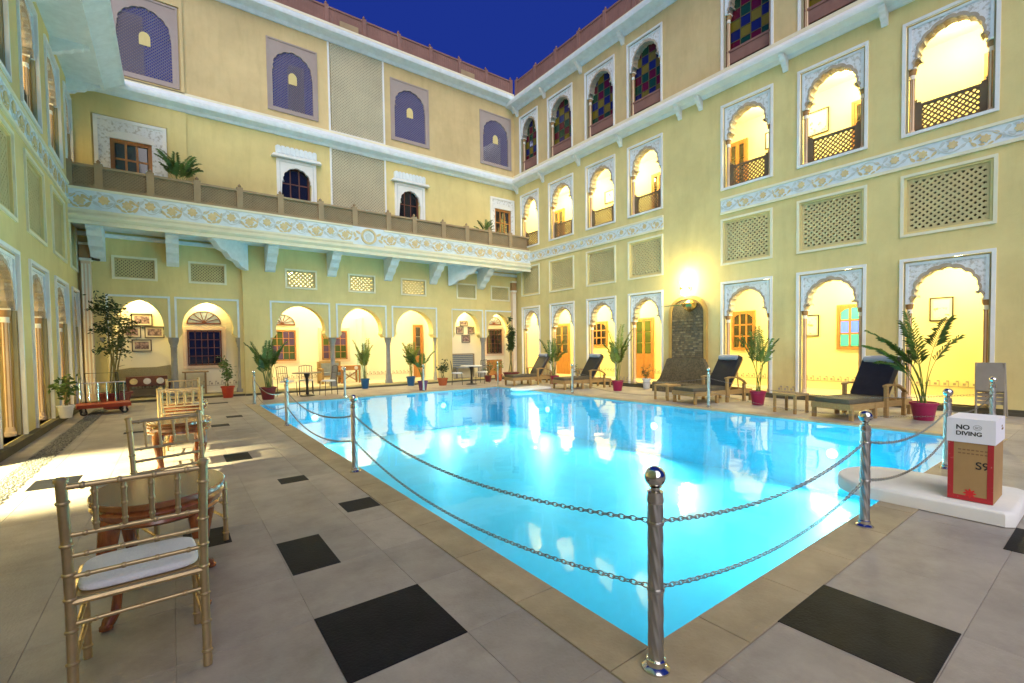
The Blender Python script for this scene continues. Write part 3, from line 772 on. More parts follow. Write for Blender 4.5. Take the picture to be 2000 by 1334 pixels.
for u, d in ((-1.56, 0.12), (0.03, 0.12), (1.76, 0.14), (2.55, 0.1), (4.60, 0.06), (6.66, 0.06), (8.73, 0.1), (9.33, 0.14), (11.03, 0.12)):
    stone_col(wingB, fb, u, FZ, 1.86, d)
for a, b_, p in GR:
    if p: jali(wingB, fb, a, b_, 3.50, 4.16, 0.10, 0.062, JALI, CREAM, None, 0.06, 0.04, CD, 0.3)
    else: jali(wingB, fb, a, b_, 3.50, 4.16, 0.06, 0.030, JALI, CREAM, DARK, 0.06, 0.02, 0, 0.28)
SD = 0.85
veranda(wingB, fb, WL+0.1, SL, FZ, 3.45, SD, INNERW, MARF, INNERW)
veranda(wingB, fb, SL+0.1, SR_-0.1, FZ, 4.5, 2.4, INNERW, MARF, INNERW)
veranda(wingB, fb, SR_, W-0.1, FZ, 3.45, SD, INNERW, MARF, INNERW)
dado(wingB, fb, WL+0.2, SL-0.1, 0.34, SD); dado(wingB, fb, SL+0.3, SR_-0.3, 0.34, 2.4)
m_ = MB(); wbox(m_, fb, WL, SL, -0.01, FZ-0.06, -0.06, 0.0); wbox(m_, fb, SL, SR_, -0.01, FZ-0.06, CD-0.05, CD); wbox(m_, fb, SR_, W-0.06, -0.01, FZ-0.06, -0.06, 0.0)
part('plinth_step', m_, MATS['dark_plinth'], wingB)
for u, e in ((-0.75, 17), (0.9, 10), (3.5, 95), (5.6, 110), (7.7, 95), (10.15, 18), (11.9, 11)): lamp(wingB, fb, u, 3.2 if e < 60 else 4.2, 0.58 if e < 60 else 1.3, e, col=(1, 0.86, 0.5))
def fan(w, fn, c, z, r_, d, n=7, fm=WOODD):
    m_ = MB(); k = 24; rim = []
    for j in range(k+1): a = PI*j/k; rim.append((c+r_*math.cos(a), z+r_*0.86*math.sin(a)))
    inn = [(c+(x-c)*0.92, z+0.025+(y-z)*0.90) for x, y in rim]
    m_.prism(rim+list(reversed(inn)), fn, d-0.03, d+0.01); wbox(m_, fn, c-r_, c+r_, z-0.02, z+0.025, d-0.034, d+0.012)
    for j in range(1, n):
        a = PI*j/n; m_.tube([fn(c+0.1*r_*math.cos(a), z+0.03+0.1*r_*math.sin(a), d-0.012), fn(c+0.94*r_*math.cos(a), z+0.8*r_*math.sin(a), d-0.012)], 0.011, 6)
    m_.prism([(c+0.14*r_*math.cos(PI*j/8), z+0.02+0.14*r_*math.sin(PI*j/8)) for j in range(9)], fn, d-0.036, d)
    o = part('fanlight', m_, fm, w)
    for j in range(n):
        q = [(c, z+0.02)]
        for i in range(5): a = PI*(j+i/4)/n; q.append((c+0.93*r_*math.cos(a), z+0.02+0.79*r_*math.sin(a)))
        m_ = MB(); m_.prism(q, fn, d-0.006, d); part('pane', m_, FANG, o)
    return o
def tall_window(w, fn, u0, u1, v0, v1, d, cols, rows, gm, fm, fanr=True, surround=PINK):
    if surround:
        m_ = MB(); rect_frame(m_, fn, u0-0.12, u1+0.12, v0-0.10, v1+0.12, 0.10, d-0.045, d); part('window_surround', m_, surround, w)
    o = window(w, fn, u0, u1, v0, v1, d-0.04, cols, rows, fm, gm, 0.04, 0.022)
    if fanr: fan(w, fn, (u0+u1)/2, v1+0.22, (u1-u0)/2, d-0.02)
    return o
tall_window(wingB, fb, 0.38, 1.30, 0.99, 2.11, SD, 5, 4, GLASSD, WOODD)
tall_window(wingB, fb, 2.95, 3.85, 1.03, 2.19, 2.4, 4, 4, lambda i, j: GLASSP if (i < 2) == (j < 2) else GLASSG, WOOD)
tall_window(wingB, fb, 4.82, 5.80, 1.03, 2.19, 2.4, 4, 4, lambda i, j: GLASSP if (i < 2) == (j < 2) else GLASSG, WOOD, fanr=False)
tall_window(wingB, fb, 11.70, 12.52, 1.14, 2.27, SD, 4, 5, GLASSD, WOODD)
m_ = MB(); wbox(m_, fb, 11.70, 12.52, FZ, 0.85, SD-0.04, SD); part('cupboard_door', m_, WOOD, wingB)
m_ = MB(); wbox(m_, fb, 6.20, 6.32, FZ, 2.7, 1.7, 2.4); part('glass_partition', m_, mat('pale_green_glass', (0.55, 0.75, 0.68), 0.1, trans=0.0), wingB)
door(wingB, fb, 8.75, 9.2, FZ, 2.5, 2.37, WOOD, GLASSD, 1)
picture(fb, -0.97, -0.47, 2.23, 2.60, SD, 'topmost of the four framed prints hung above the bench', PIC1, FRAMEB)
picture(fb, -1.19, -0.75, 1.87, 2.22, SD, 'framed dark print partly hidden by the leafy potted tree', PIC1, FRAMEB)
picture(fb, -0.67, -0.19, 1.87, 2.22, SD, 'framed mauve print next to the grey stone column above the bench', PIC1, FRAMEB)
picture(fb, -0.98, -0.51, 1.46, 1.82, SD, 'lowest framed print hanging just over the bench back', PIC1, FRAMEB)
picture(fb, 10.29, 10.68, 2.40, 2.62, SD, 'top print of the cluster behind the white round table', PIC1, FRAMEB, 0.03)
picture(fb, 10.10, 10.46, 2.05, 2.37, SD, 'left print in the middle row of the cluster behind the white round table', PIC1, FRAMEB, 0.03)
picture(fb, 10.70, 11.02, 2.05, 2.37, SD, 'right print in the middle row of the cluster behind the white round table', PIC1, FRAMEB, 0.03)
picture(fb, 10.37, 10.80, 1.66, 2.00, SD, 'lowest print of the cluster, over the garden bench by the pots', PIC1, FRAMEB, 0.03)
# corner shafts
for u in (-1.82, 12.60):
    m_ = MB(); wbox(m_, fb, u-0.10, u+0.10, FZ, 3.93, -0.14, -0.001); o = part('corner_shaft', m_, PINK, wingB)
    m_ = MB()
    for k in (-0.07, 0.0, 0.07): wbox(m_, fb, u+k-0.016, u+k+0.016, FZ+0.2, 3.85, -0.155, -0.141)
    part('stripe', m_, COLW, o)
    m_ = MB(); wbox(m_, fb, u-0.12, u+0.12, 4.0, 4.35, -0.15, -0.001); part('capital', m_, COLB, o)
    m_ = MB(); wbox(m_, fb, u-0.13, u+0.13, 4.35, 4.42, -0.17, -0.001); part('abacus', m_, COLW, o)
    m_ = MB(); wbox(m_, fb, u-0.13, u+0.13, 3.93, 4.0, -0.17, -0.001); part('necking', m_, COLW, o)
# balcony
YB = 15.9; PJ = B-YB
m_ = MB(); wbox(m_, fb, WL, W, 4.80, 5.64, -PJ+0.02, 0.0); part('balcony_slab', m_, BLUEW, wingB)
frieze(wingB, fb, WL, 5.05, 5.03, 5.64, -PJ)
frieze(wingB, fb, 6.15, W, 5.03, 5.64, -PJ)
m_ = MB(); wbox(m_, fb, 5.05, 6.15, 5.03, 5.64, -PJ-0.02, -PJ+0.02); fo = part('frieze', m_, BLUEW, wingB)
m_ = MB(); rim = [(5.60+0.27*math.cos(2*PI*j/36), 5.335+0.27*math.sin(2*PI*j/36)) for j in range(36)]; inn = [(5.60+0.20*math.cos(2*PI*j/36), 5.335+0.20*math.sin(2*PI*j/36)) for j in range(36)]
for j in range(36): m_.prism([rim[j], rim[(j+1) % 36], inn[(j+1) % 36], inn[j]], fb, -PJ-0.055, -PJ-0.02)
part('medallion_ring', m_, FLOWER, fo)
m_ = MB(); m_.prism([(5.6, 5.47), (5.72, 5.38), (5.68, 5.22), (5.6, 5.17), (5.52, 5.22), (5.48, 5.38)], fb, -PJ-0.04, -PJ-0.02); part('medallion_crest', m_, LEAFREL, fo)
m_ = MB()
for sg in (-1, 1):
    for (du, dv, ang) in ((0.36, 0.1, 0.5), (0.42, -0.12, -0.6), (0.48, 0.02, 1.2)):
        cx, cv = 5.6+sg*du, 5.335+dv; q = []
        for j in range(12): a = 2*PI*j/12; e = 0.09*math.cos(a); f_ = 0.04*math.sin(a); q.append((cx+e*math.cos(ang*sg)-f_*math.sin(ang*sg), cv+e*math.sin(ang*sg)+f_*math.cos(ang*sg)))
        m_.prism(q, fb, -PJ-0.036, -PJ-0.02)
part('leaf_relief', m_, FLOWER, fo, kind='stuff')
cornice(wingB, fb, WL, W, [(PJ-0.02, 4.72), (PJ+0.05, 4.72), (PJ+0.05, 4.80), (PJ+0.01, 4.82), (PJ+0.08, 4.90), (PJ+0.08, 4.96), (PJ+0.02, 4.98), (PJ+0.02, 5.03), (PJ-0.02, 5.03)], CREAM, 'balcony_moulding')
m_ = MB(); wbox(m_, fb, WL, W, 4.62, 4.72, -0.10, -0.001); part('wall_moulding', m_, BLUEW, wingB)
for u in (-1.56, 0.08, 2.64, 4.58, 6.64, 8.52, 10.85):
    bracket(wingB, fb, u, 4.80, 0.98, 0.84, 0.30, BLUEW)
def diag_bracket(w, u0, u1, sgn):
    # splayed bracket from the pier corner to the balcony edge
    n_ = 9; pr = [(0.0, 4.80), (1.0, 4.80), (1.0, 4.70), (0.90, 4.64), (0.80, 4.48), (0.62, 4.42), (0.5, 4.25), (0.32, 4.2), (0.2, 4.06), (0.0, 3.98)]
    A = Vector((u0, B-0.13)); Bv = Vector((u1, YB+0.06)); nrm = Vector((-(Bv-A).y, (Bv-A).x)).normalized()*0.10
    m_ = MB(); k = len(pr); vs = []
    for s_ in (1, -1):
        for t_, z in pr: p = A+(Bv-A)*t_+nrm*s_; vs.append((p.x, p.y, z))
    tri = tessellate_polygon([[Vector((a, b, 0)) for a, b in pr]])
    m_.add(vs, [(i, (i+1) % k, (i+1) % k+k, i+k) for i in range(k)] + [tuple(t) for t in tri] + [tuple(j+k for j in reversed(t)) for t in tri])
    part('corner_bracket', m_, BLUEW, w)
diag_bracket(wingB, 1.95, 0.95, -1); diag_bracket(wingB, 9.25, 10.2, 1)
# balcony parapet: trellis panels between posts
pu = [WL+0.02, -1.40, -0.35, 0.70, 1.75, 2.85, 4.05, 5.15, 6.35, 7.35, 8.55, 9.6, 10.7, 11.75, W-0.05]
for k in range(len(pu)-1):
    a, b_ = pu[k], pu[k+1]
    m_ = MB(); wbox(m_, fb, a, b_, 6.18, 6.24, -PJ+0.0, -PJ+0.14); o = part('balcony_parapet', m_, SANDB, wingB)
    m_ = MB(); wbox(m_, fb, a, b_, 5.64, 5.72, -PJ+0.02, -PJ+0.12); part('parapet_base', m_, SANDB, o)
    m_ = MB(); lattice(m_, fb, a+0.09, b_-0.09, 5.72, 6.18, 0.055, 0.026, -PJ+0.045, -PJ+0.075); part('parapet_trellis', m_, SANDB, o, kind='stuff')
    m_ = MB(); wbox(m_, fb, a-0.085, a+0.085, 5.64, 6.30, -PJ-0.01, -PJ+0.15); p = fb(a, 6.30, -PJ+0.07); m_.lathe([(0.07, 0), (0.03, 0.02), (0.05, 0.06), (0.005, 0.12)], p, 8); part('parapet_post', m_, SANDB, o)
    m_ = MB(); wbox(m_, fb, a+0.085, b_-0.085, 5.72, 6.18, -PJ+0.10, -PJ+0.118); part('parapet_backing', m_, mat('brown_backing', (0.27, 0.20, 0.11), 0.9, var=0.2, scale=8), o)
m_ = MB(); wbox(m_, fb, WL, W, 5.0, 8.6, 0.5, 0.6); part('dark_backing', m_, DARKR, wingB)  # dark backing added so no sky shows through the pane gaps
# middle storey windows
def shuttered(w, fn, u0, u1, zt, ow0, ow1, wz):
    m_ = MB(); rect_frame(m_, fn, u0, u1, 5.7, zt, 0.09, -0.065, 0.0, bottom=False); o = part('window_frame', m_, WHITE, w)
    m_ = MB(); wall_grid(m_, fn, u0+0.09, u1-0.09, 5.7, zt-0.09, [(ow0, ow1, 5.7, wz)], -0.04, 0.0); part('carved_panel', m_, CARVE, o)
    m_ = MB(); c = (u0+u1)/2; m_.prism([(ow0-0.02+0*c, wz), (ow1+0.02, wz)] + [(c+(ow1-ow0)*0.6*math.cos(PI*j/14), wz+0.22*math.sin(PI*j/14)) for j in range(15)], fn, -0.052, -0.041); part('arched_field', m_, WHITE, o)
    window(w, fn, ow0, ow1, 5.9, wz, 0.05, 3, 3, WOOD, GLASSD, 0.09, 0.05)
shuttered(wingB, fb, -1.56, 0.04, 7.95, -1.23, -0.31, 7.40)
shuttered(wingB, fb, 11.44, 12.74, 8.08, 11.67, 12.56, 7.60)
def capped(w, fn, u0, u1, zt, o0, o1):
    c = (u0+u1)/2
    cur = foil(c, (o1-o0)/2, 6.95, zt-0.25, 7, 0.93, 0.93)
    m_ = MB(); m_.prism([(u0, 6.3), (u0, zt), (u1, zt), (u1, 6.3), (o1, 6.3)] + list(reversed(cur)) + [(o0, 6.3)], fn, -0.06, 0.05); o = part('window_frame', m_, WHITE, w)
    m_ = MB(); rect_frame(m_, fn, u0+0.09, u1-0.09, 6.3, zt-0.08, 0.02, -0.068, -0.06, bottom=False); part('frame_line', m_, LEAFREL, o)
    m_ = MB(); m_.prism([(u0-0.16, zt+0.02), (u1+0.16, zt+0.02), (u1+0.1, zt+0.10), (u0-0.1, zt+0.10)], fn, -0.20, 0.0); part('window_hood', m_, WHITE, o)
    m_ = MB(); wbox(m_, fn, u0-0.02, u1+0.02, zt+0.10, zt+0.38, -0.10, 0.0)
    k = u0
    while k < u1-0.05: wbox(m_, fn, k+0.015, k+0.11, zt+0.16, zt+0.40, -0.125, -0.10); k += 0.14
    part('window_crest', m_, BLUEW, o)
    window(w, fn, o0, o1, 6.0, zt-0.2, 0.12, 3, 3, WOODD, GLASSD, 0.05, 0.035)
capped(wingB, fb, 2.94, 4.18, 7.80, 3.05, 3.98)
capped(wingB, fb, 7.03, 8.28, 7.82, 7.16, 8.04)
# tall trellis panels
for z0, z1 in ((5.66, 8.60), (9.10, 12.30)):
    m_ = MB(); rect_frame(m_, fb, 4.66, 6.70, z0, z1, 0.06, -0.04, 0.02); o = part('screen_frame', m_, WHITE, wingB)
    m_ = MB(); lattice(m_, fb, 4.72, 6.64, z0+0.06, z1-0.06, 0.075, 0.03, 0.0, 0.03); part('screen_trellis', m_, JALIC, o, kind='stuff')
    m_ = MB(); wbox(m_, fb, 4.70, 6.66, z0+0.02, z1-0.02, 0.07, 0.09); part('screen_back', m_, JALIG, o)
# mauve lattice windows open to the sky
for k, (a, b_, z0, z1) in enumerate(JW):
    c = (a+b_)/2
    cur = foil(c, (b_-a)/2-0.16, z1-1.15, z1-0.30, 9, 0.95, 0.97)
    m_ = MB(); m_.prism([(a, z0+0.14), (a, z1), (b_, z1), (b_, z0+0.14), (b_-0.16, z0+0.14)] + list(reversed(cur)) + [(a+0.16, z0+0.14)], fb, -0.02, 0.06)
    wbox(m_, fb, a, b_, z0, z0+0.14, -0.02, 0.06); o = part('lattice_window', m_, JALIP, wingB)
    m_ = MB(); rect_frame(m_, fb, a, b_, z0, z1, 0.05, -0.04, -0.02); part('lattice_border', m_, JALIP, o)
    m_ = MB(); lattice(m_, fb, a+0.16, b_-0.16, z0+0.14, z1-0.25, 0.062, 0.022, 0.02, 0.045); part('lattice_trellis', m_, JALIT, o, kind='stuff')
    m_ = MB(); q = [(c-0.13, z0+1.02), (c+0.13, z0+1.02), (c+0.13, z0+1.24)] + [(c+0.13*math.cos(PI*j/10), z0+1.24+0.16*math.sin(PI*j/10)) for j in range(1, 10)] + [(c-0.13, z0+1.24)]
    m_.prism(q, fb, 0.01, 0.05); part('little_arch', m_, WALL, o)  # yellow plaque standing in for a small lamp-lit opening
# terrace piers standing behind the lattice windows
for (a, b_) in ((-1.1, -0.45), (3.75, 4.25), (10.98, 11.6)):
    m_ = MB(); wbox(m_, fb, a, b_, 9.0, 11.9, 1.6, 2.0); part('terrace_pier', m_, JALIP, wingB)
m_ = MB(); wbox(m_, fb, WL, W, 9.0, 9.1, 0.25, 4.0); part('terrace_floor', m_, SANDR, wingB)
light('terrace_light', 'POINT', fb(11.9, 11.2, 0.55), 9, (0.8, 0.85, 1.0), 0.1)
m_ = MB(); m_.prism([(11.3, 9.1), (12.75, 9.1), (12.75, 11.3), (11.3, 10.3)], fb, 1.0, 1.1); part('terrace_wall', m_, WHITE, wingB)
cornice(wingB, fb, WL, W, [(0, 8.56), (0.06, 8.56), (0.10, 8.64), (0.30, 8.70), (0.32, 8.76), (0.32, 8.84), (0.05, 9.06), (0, 9.06)], BLUEW)
cornice(wingB, fb, WL, W, [(0, 9.06), (0.05, 9.061), (0.05, 9.13), (0, 9.13)], CREAM, 'string_course')
cornice(wingB, fb, WL, W, [(0, 12.22), (0.06, 12.22), (0.12, 12.32), (0.40, 12.38), (0.42, 12.44), (0.42, 12.52), (0.06, 12.78), (0, 12.78)], BLUEW)
cornice(wingB, fb, WL, W, [(0, 12.78), (0.07, 12.781), (0.07, 12.86), (0, 12.86)], CREAM, 'string_course')
parapet(wingB, fb, WL, W-0.1, 12.80, 0.72, 0.04, SANDR)
for u in (5.45, 10.4):
    m_ = MB(); wbox(m_, fb, u-0.33, u+0.33, 12.87, 13.10, -0.02, 0.10); part('parapet_block', m_, SANDB, wingB)

# ================================================================== LEFT WING
wingL = thing('palace_wing', 'yellow two-storey wing seen at a sharp angle beside the gold chairs', 'building', (WL, 7.0, 0), world=True)
LC = [(10.15, 1.5), (12.35, 1.5), (14.55, 1.5), (16.40, 1.0)]
L0 = (7.35, 2.3)
hl = [(L0[0]-L0[1]/2, L0[0]+L0[1]/2, FZ, 3.1)]
for c, w_ in LC: hl += [(c-w_/2, c+w_/2, FZ, 3.12), (c-w_/2+0.1, c+w_/2-0.1, 3.70, 4.95), (c-w_/2, c+w_/2, 5.85, 8.2)]
hl += [(7.35-0.75, 7.35+0.75, 5.85, 8.2)]
make_wall(wingL, fl, [(-3.0, B, 0.0, 8.6, hl, 0, 0.3)], WALL)
for c, w_ in LC+[(7.35, 1.5)]:
    if c != 7.35:
        arch_unit(wingL, fl, c, w_, FZ, 3.12, 0.0); jali(wingL, fl, c-w_/2, c+w_/2, 3.60, 5.05, 0.085, 0.044, JALI, CREAM)
    arch_unit(wingL, fl, c, w_, 5.85, 8.2, 0.0)
    railing(wingL, fl, c, w_-0.19, 5.91, 0.62, 0.16, RAILB)
    lamp(wingL, fl, c, 3.2, 1.2, 38, col=(1, 0.86, 0.55)); lamp(wingL, fl, c, 8.2, 1.2, 40, col=(1, 0.86, 0.55))
def deep_reveal(c, w_, zb, zt):
    # thick far jamb dressed with a striped half column, and a pale brick-lined arch soffit
    s = zt-0.97; u1 = c+w_/2-0.10
    m_ = MB(); wbox(m_, fl, u1-0.07, u1+0.08, zb, s-0.14, 0.305, 0.80); o = part('jamb_column', m_, PINK, wingL)
    for k in range(4):
        m_ = MB(); d = 0.35+k*0.115; wbox(m_, fl, u1-0.085, u1-0.07, zb+0.30, s-0.2, d, d+0.03); part('dark_stripe', m_, COLB, o)
        m_ = MB(); wbox(m_, fl, u1-0.090, u1-0.07, zb+0.30, s-0.2, d+0.045, d+0.085); part('pale_stripe', m_, COLW, o)
    m_ = MB(); wbox(m_, fl, u1-0.12, u1+0.08, zb+0.12, zb+0.18, 0.30, 0.84); part('base_ring', m_, COLW, o)
    m_ = MB(); wbox(m_, fl, u1-0.10, u1+0.08, zb+0.22, zb+0.27, 0.30, 0.82); part('base_ring', m_, COLW, o)
    m_ = MB(); wbox(m_, fl, u1-0.10, u1+0.08, s-0.14, s-0.09, 0.30, 0.82); part('neck_ring', m_, COLW, o)
    m_ = MB(); wbox(m_, fl, u1-0.12, u1+0.08, s-0.085, s, 0.30, 0.84); part('capital', m_, COLB, o)
    cur = foil(c, w_/2-0.17, s, zt-0.27)
    out = [(c-w_/2+0.02, s), (c-w_/2+0.02, zt-0.05), (c+w_/2-0.02, zt-0.05), (c+w_/2-0.02, s)]
    for k in range(4):
        m_ = MB(); m_.prism(out+list(reversed(cur)), fl, 0.305+k*0.125, 0.305+k*0.125+0.118); part('soffit_course', m_, INNERW, o)
for c, w_ in LC: deep_reveal(c, w_, FZ, 3.12); deep_reveal(c, w_, 5.85, 8.2)
plain_arch(wingL, fl, L0[0]-L0[1]/2, L0[0]+L0[1]/2, 3.1, 0.0)
# spotlight over the open doorway whose light falls on the paving
p = fl(7.4, 3.0, 1.3)
light('doorway_light', 'SPOT', p, 3600, (1.0, 0.87, 0.46), 0.06, (-1.4, 7.45, 0), 52)
veranda(wingL, fl, -2.9, B-0.12, FZ, 3.45, DP, INNER, MARF, INNERW)
veranda(wingL, fl, -2.9, B-0.12, 5.65, 8.5, DP, INNERW, MARF, INNERW)
frieze(wingL, fl, -1.0, YB, 5.18, 5.72, 0.0)
m_ = MB(); wbox(m_, fl, -3.0, B, -0.01, FZ, -0.10, 0.0); part('plinth_step', m_, MATS['dark_plinth'], wingL)
cornice(wingL, fl, -3.0, B-0.34, [(0, 8.50), (0.74, 8.50), (0.74, 8.56), (1.10, 8.78), (1.16, 8.80), (1.16, 8.92), (1.02, 8.97), (0.05, 9.06), (0, 9.06)], BLUEW)
for k in range(8): bracket(wingL, fl, 2.8+k*1.95, 8.50, 0.66, 0.34, 0.14, BLUEW)
m_ = MB(); wbox(m_, fl, -3.0, B, 8.6, 8.98, 0.0, 3.0); part('roof', m_, SANDR, wingL)

# ================================================================== FOUNTAIN, WALL LAMP
ft = thing('wall_fountain', 'stone clad arched wall fountain with a low basin under the bright wall lamp', 'fountain', (W, 8.17, 0), world=True)
q = [(7.62, 0.12), (7.62, 2.35)] + [(8.17-0.55*math.cos(PI*j/16), 2.35+0.5*math.sin(PI*j/16)**0.85) for j in range(1, 16)] + [(8.72, 2.35), (8.72, 0.12)]
m_ = MB(); m_.prism(q, fr, -0.06, -0.001); part('stone_panel', m_, STONEC, ft)
rim_o = [(7.53, 0.12), (7.53, 2.36)] + [(8.17-0.64*math.cos(PI*j/16), 2.36+0.58*math.sin(PI*j/16)**0.85) for j in range(1, 16)] + [(8.81, 2.36), (8.81, 0.12)]
m_ = MB(); m_.prism(rim_o + list(reversed(q)), fr, -0.10, -0.002); part('niche_rim', m_, mat('ochre_rim', (0.52, 0.33, 0.09), 0.8, var=0.15), ft)
# individual cladding stones, proud of the panel
sm = MB(); rs = random.Random(5); cnt = 0
STM = [mat('clad_stone_%d' % i, c, 0.75, var=0.3, scale=9, bump=0.4, bscale=30) for i, c in enumerate(((0.28, 0.23, 0.13), (0.20, 0.16, 0.09), (0.15, 0.13, 0.085)))]
v = 0.55
while v < 2.75:
    u = 7.66 + rs.uniform(0, 0.03)
    while u < 8.66:
        wd = rs.uniform(0.05, 0.13); hmax = 2.35+0.46*math.sqrt(max(0, 1-((u+wd/2-8.17)/0.55)**2))
        if v+0.05 < hmax:
            mm = MB(); wbox(mm, fr, u+0.004, min(u+wd, 8.70)-0.004, v+0.004, v+0.056, -0.06-rs.uniform(0.008, 0.03), -0.055)
            if cnt < 290: part('cladding_stone', mm, rs.choice(STM), ft)
            cnt += 1
        u += wd
    v += 0.062 + (0.03 if cnt > 240 else 0)
fl_ = [(7.62, 1.02), (7.55, 0.98), (7.50, 0.84), (7.38, 0.58), (7.28, 0.38), (7.16, 0.26), (7.12, 0.02)]
m_ = MB(); m_.prism(fl_ + [(2*8.17-u, v) for u, v in reversed(fl_)], fr, -0.24, -0.062); part('flared_base', m_, STONEC, ft)
m_ = MB()
pr = [(0.245, 0), (0.70, 0), (0.70, 0.26), (0.66, 0.30), (0.58, 0.30), (0.55, 0.24), (0.55, 0.10), (0.245, 0.10)]
n = len(pr); vs = [fr(7.35, z, -o) for o, z in pr] + [fr(9.0, z, -o) for o, z in pr]
m_.add(vs, [(i, (i+1) % n, (i+1) % n+n, i+n) for i in range(n)] + [tuple(range(n)), tuple(range(2*n-1, n-1, -1))])
part('basin', m_, STONEC, ft)
mk = thing('metal_bracket', 'brass arm with a small fluted basket fixed over the stone fountain', 'bracket', (W, 8.0, 2.5), world=True)
m_ = MB(); m_.tube([fr(7.85, 2.66, -0.07), fr(7.9, 2.66, -0.28), fr(8.3, 2.64, -0.42), fr(8.85, 2.63, -0.42)], [0.03, 0.03, 0.022, 0.006], 8); part('arm', m_, BRASS, mk, True)
m_ = MB(); m_.lathe([(0.03, 0), (0.12, 0.06), (0.2, 0.16), (0.21, 0.26), (0.16, 0.27), (0.10, 0.32), (0.02, 0.36)], fr(7.95, 2.42, -0.28), 16, lobes=8, amp=0.06); part('basket', m_, BRASS, mk, True)
cc = thing('security_camera', 'small black camera on an arm at the top of the left corner shaft', 'camera', fb(-1.70, 3.9, -0.15), world=True)
m_ = MB(); m_.tube([fb(-1.74, 4.02, -0.141), fb(-1.70, 4.02, -0.24), fb(-1.62, 3.98, -0.30)], 0.012, 6); part('arm', m_, FRAMEB, cc)
m_ = MB(); m_.tube([fb(-1.66, 3.97, -0.26), fb(-1.52, 3.93, -0.42)], 0.035, 10); part('housing', m_, FRAMEB, cc, True)
wl = thing('wall_lamp', 'glowing wall lamp throwing light up and down above the stone fountain', 'lamp', fr(8.17, 3.15, 0), world=True)
m_ = MB(); wbox(m_, fr, 8.09, 8.25, 3.08, 3.22, -0.10, -0.001); part('backplate', m_, WHITE, wl)
m_ = MB(); m_.lathe([(0.04, -0.04), (0.14, -0.03), (0.15, 0.0), (0.14, 0.03), (0.04, 0.04)], fr(8.17, 3.15, -0.2), 16); part('collar', m_, BRASS, wl, True)
m_ = MB(); m_.lathe([(0.05, 0.04), (0.10, 0.05), (0.13, 0.2), (0.11, 0.26), (0.02, 0.28)], fr(8.17, 3.15, -0.2), 16); part('upper_glass', m_, SHADE, wl, True)
m_ = MB(); m_.lathe([(0.02, -0.22), (0.09, -0.20), (0.11, -0.15), (0.09, -0.05), (0.05, -0.04)], fr(8.17, 3.15, -0.2), 16); part('lower_glass', m_, SHADE, wl, True)
light('wall_lamp_up', 'POINT', fr(8.17, 3.55, -0.30), 25, (1.0, 0.84, 0.36), 0.12)
light('wall_lamp_down', 'POINT', fr(8.17, 2.98, -0.34), 14, (1.0, 0.84, 0.36), 0.10)

# ================================================================== POSTS AND CHAINS
def make_post():
    t = thing('barrier_post', 'x', 'post')
    m_ = MB(); m_.lathe([(0.062, 0), (0.062, 0.008), (0.052, 0.016), (0.042, 0.022), (0.042, 0.045), (0.036, 0.05)], n=20); part('base_flange', m_, STEEL, t, True)
    prof = [(0.0325, 0.05+0.70*i/70) for i in range(71)]
    m_ = MB(); m_.lathe(prof, n=40, lobes=8, amp=0.07, twist=7.0); part('twisted_shaft', m_, STEELD, t, True)
    m_ = MB(); m_.lathe([(0.036, 0.75), (0.038, 0.765), (0.034, 0.79), (0.036, 0.80), (0.020, 0.808), (0.020, 0.818), (0.030, 0.822)], n=20); part('collar', m_, STEEL, t, True)
    m_ = MB(); m_.lathe([(0.047*math.sin(PI*(i+0.01)/16.02), 0.866-0.047*math.cos(PI*(i+0.01)/16.02)) for i in range(17)], n=24); part('ball_finial', m_, STEEL, t, True)
    for z in (0.66, 0.36):
        m_ = MB(); m_.lathe([(0.037, z-0.008), (0.039, z), (0.037, z+0.008)], n=16); part('chain_ring', m_, STEELD, t, True)
    return t
POSTS = {
 'A': ((1.70, 1.25), 'twisted steel post at the pool corner facing the two large black tiles'),
 'B': ((4.34, 1.24), 'twisted steel post standing between the white platform and the pool corner'),
 'C': ((7.00, 1.24), 'twisted steel post right behind the no diving box'),
 'D': ((9.62, 1.22), 'twisted steel post by the folded grey chair'),
 'E': ((1.69, 5.44), 'twisted steel post on the pool side next to the table and gold chairs'),
 'F': ((1.72, 9.60), 'second twisted steel post along the paved walk beyond the gold chairs'),
 'G': ((1.72, 13.98), 'twisted steel post in front of the palm in the maroon pot'),
 'H': ((6.65, 13.98), 'thin steel post before the purple potted palm'),
 'I': ((9.66, 14.0), 'thin steel post at the far pool corner in front of the flower pots'),
 'J': ((9.80, 5.75), 'steel post at the foot of the lounger beside the stone fountain'),
 'K': ((9.76, 10.15), 'steel post at the foot of the lounger next to the bushy potted palm'),
 'L': ((4.1, 13.98), 'slim steel post rising before the stone column with blue pot'),
}
post0 = make_post()
for i, (k, (p, lb)) in enumerate(POSTS.items()):
    o = post0 if i == 0 else copy_tree(post0, (0, 0, 0))
    o.location = (p[0], p[1], 0.006); o['label'] = lb; o['group'] = 'steel posts around the pool'; o.rotation_euler.z = i*0.7
CHAINM = mat('dull_chain', (0.26, 0.25, 0.24), 0.4, metal=0.9)
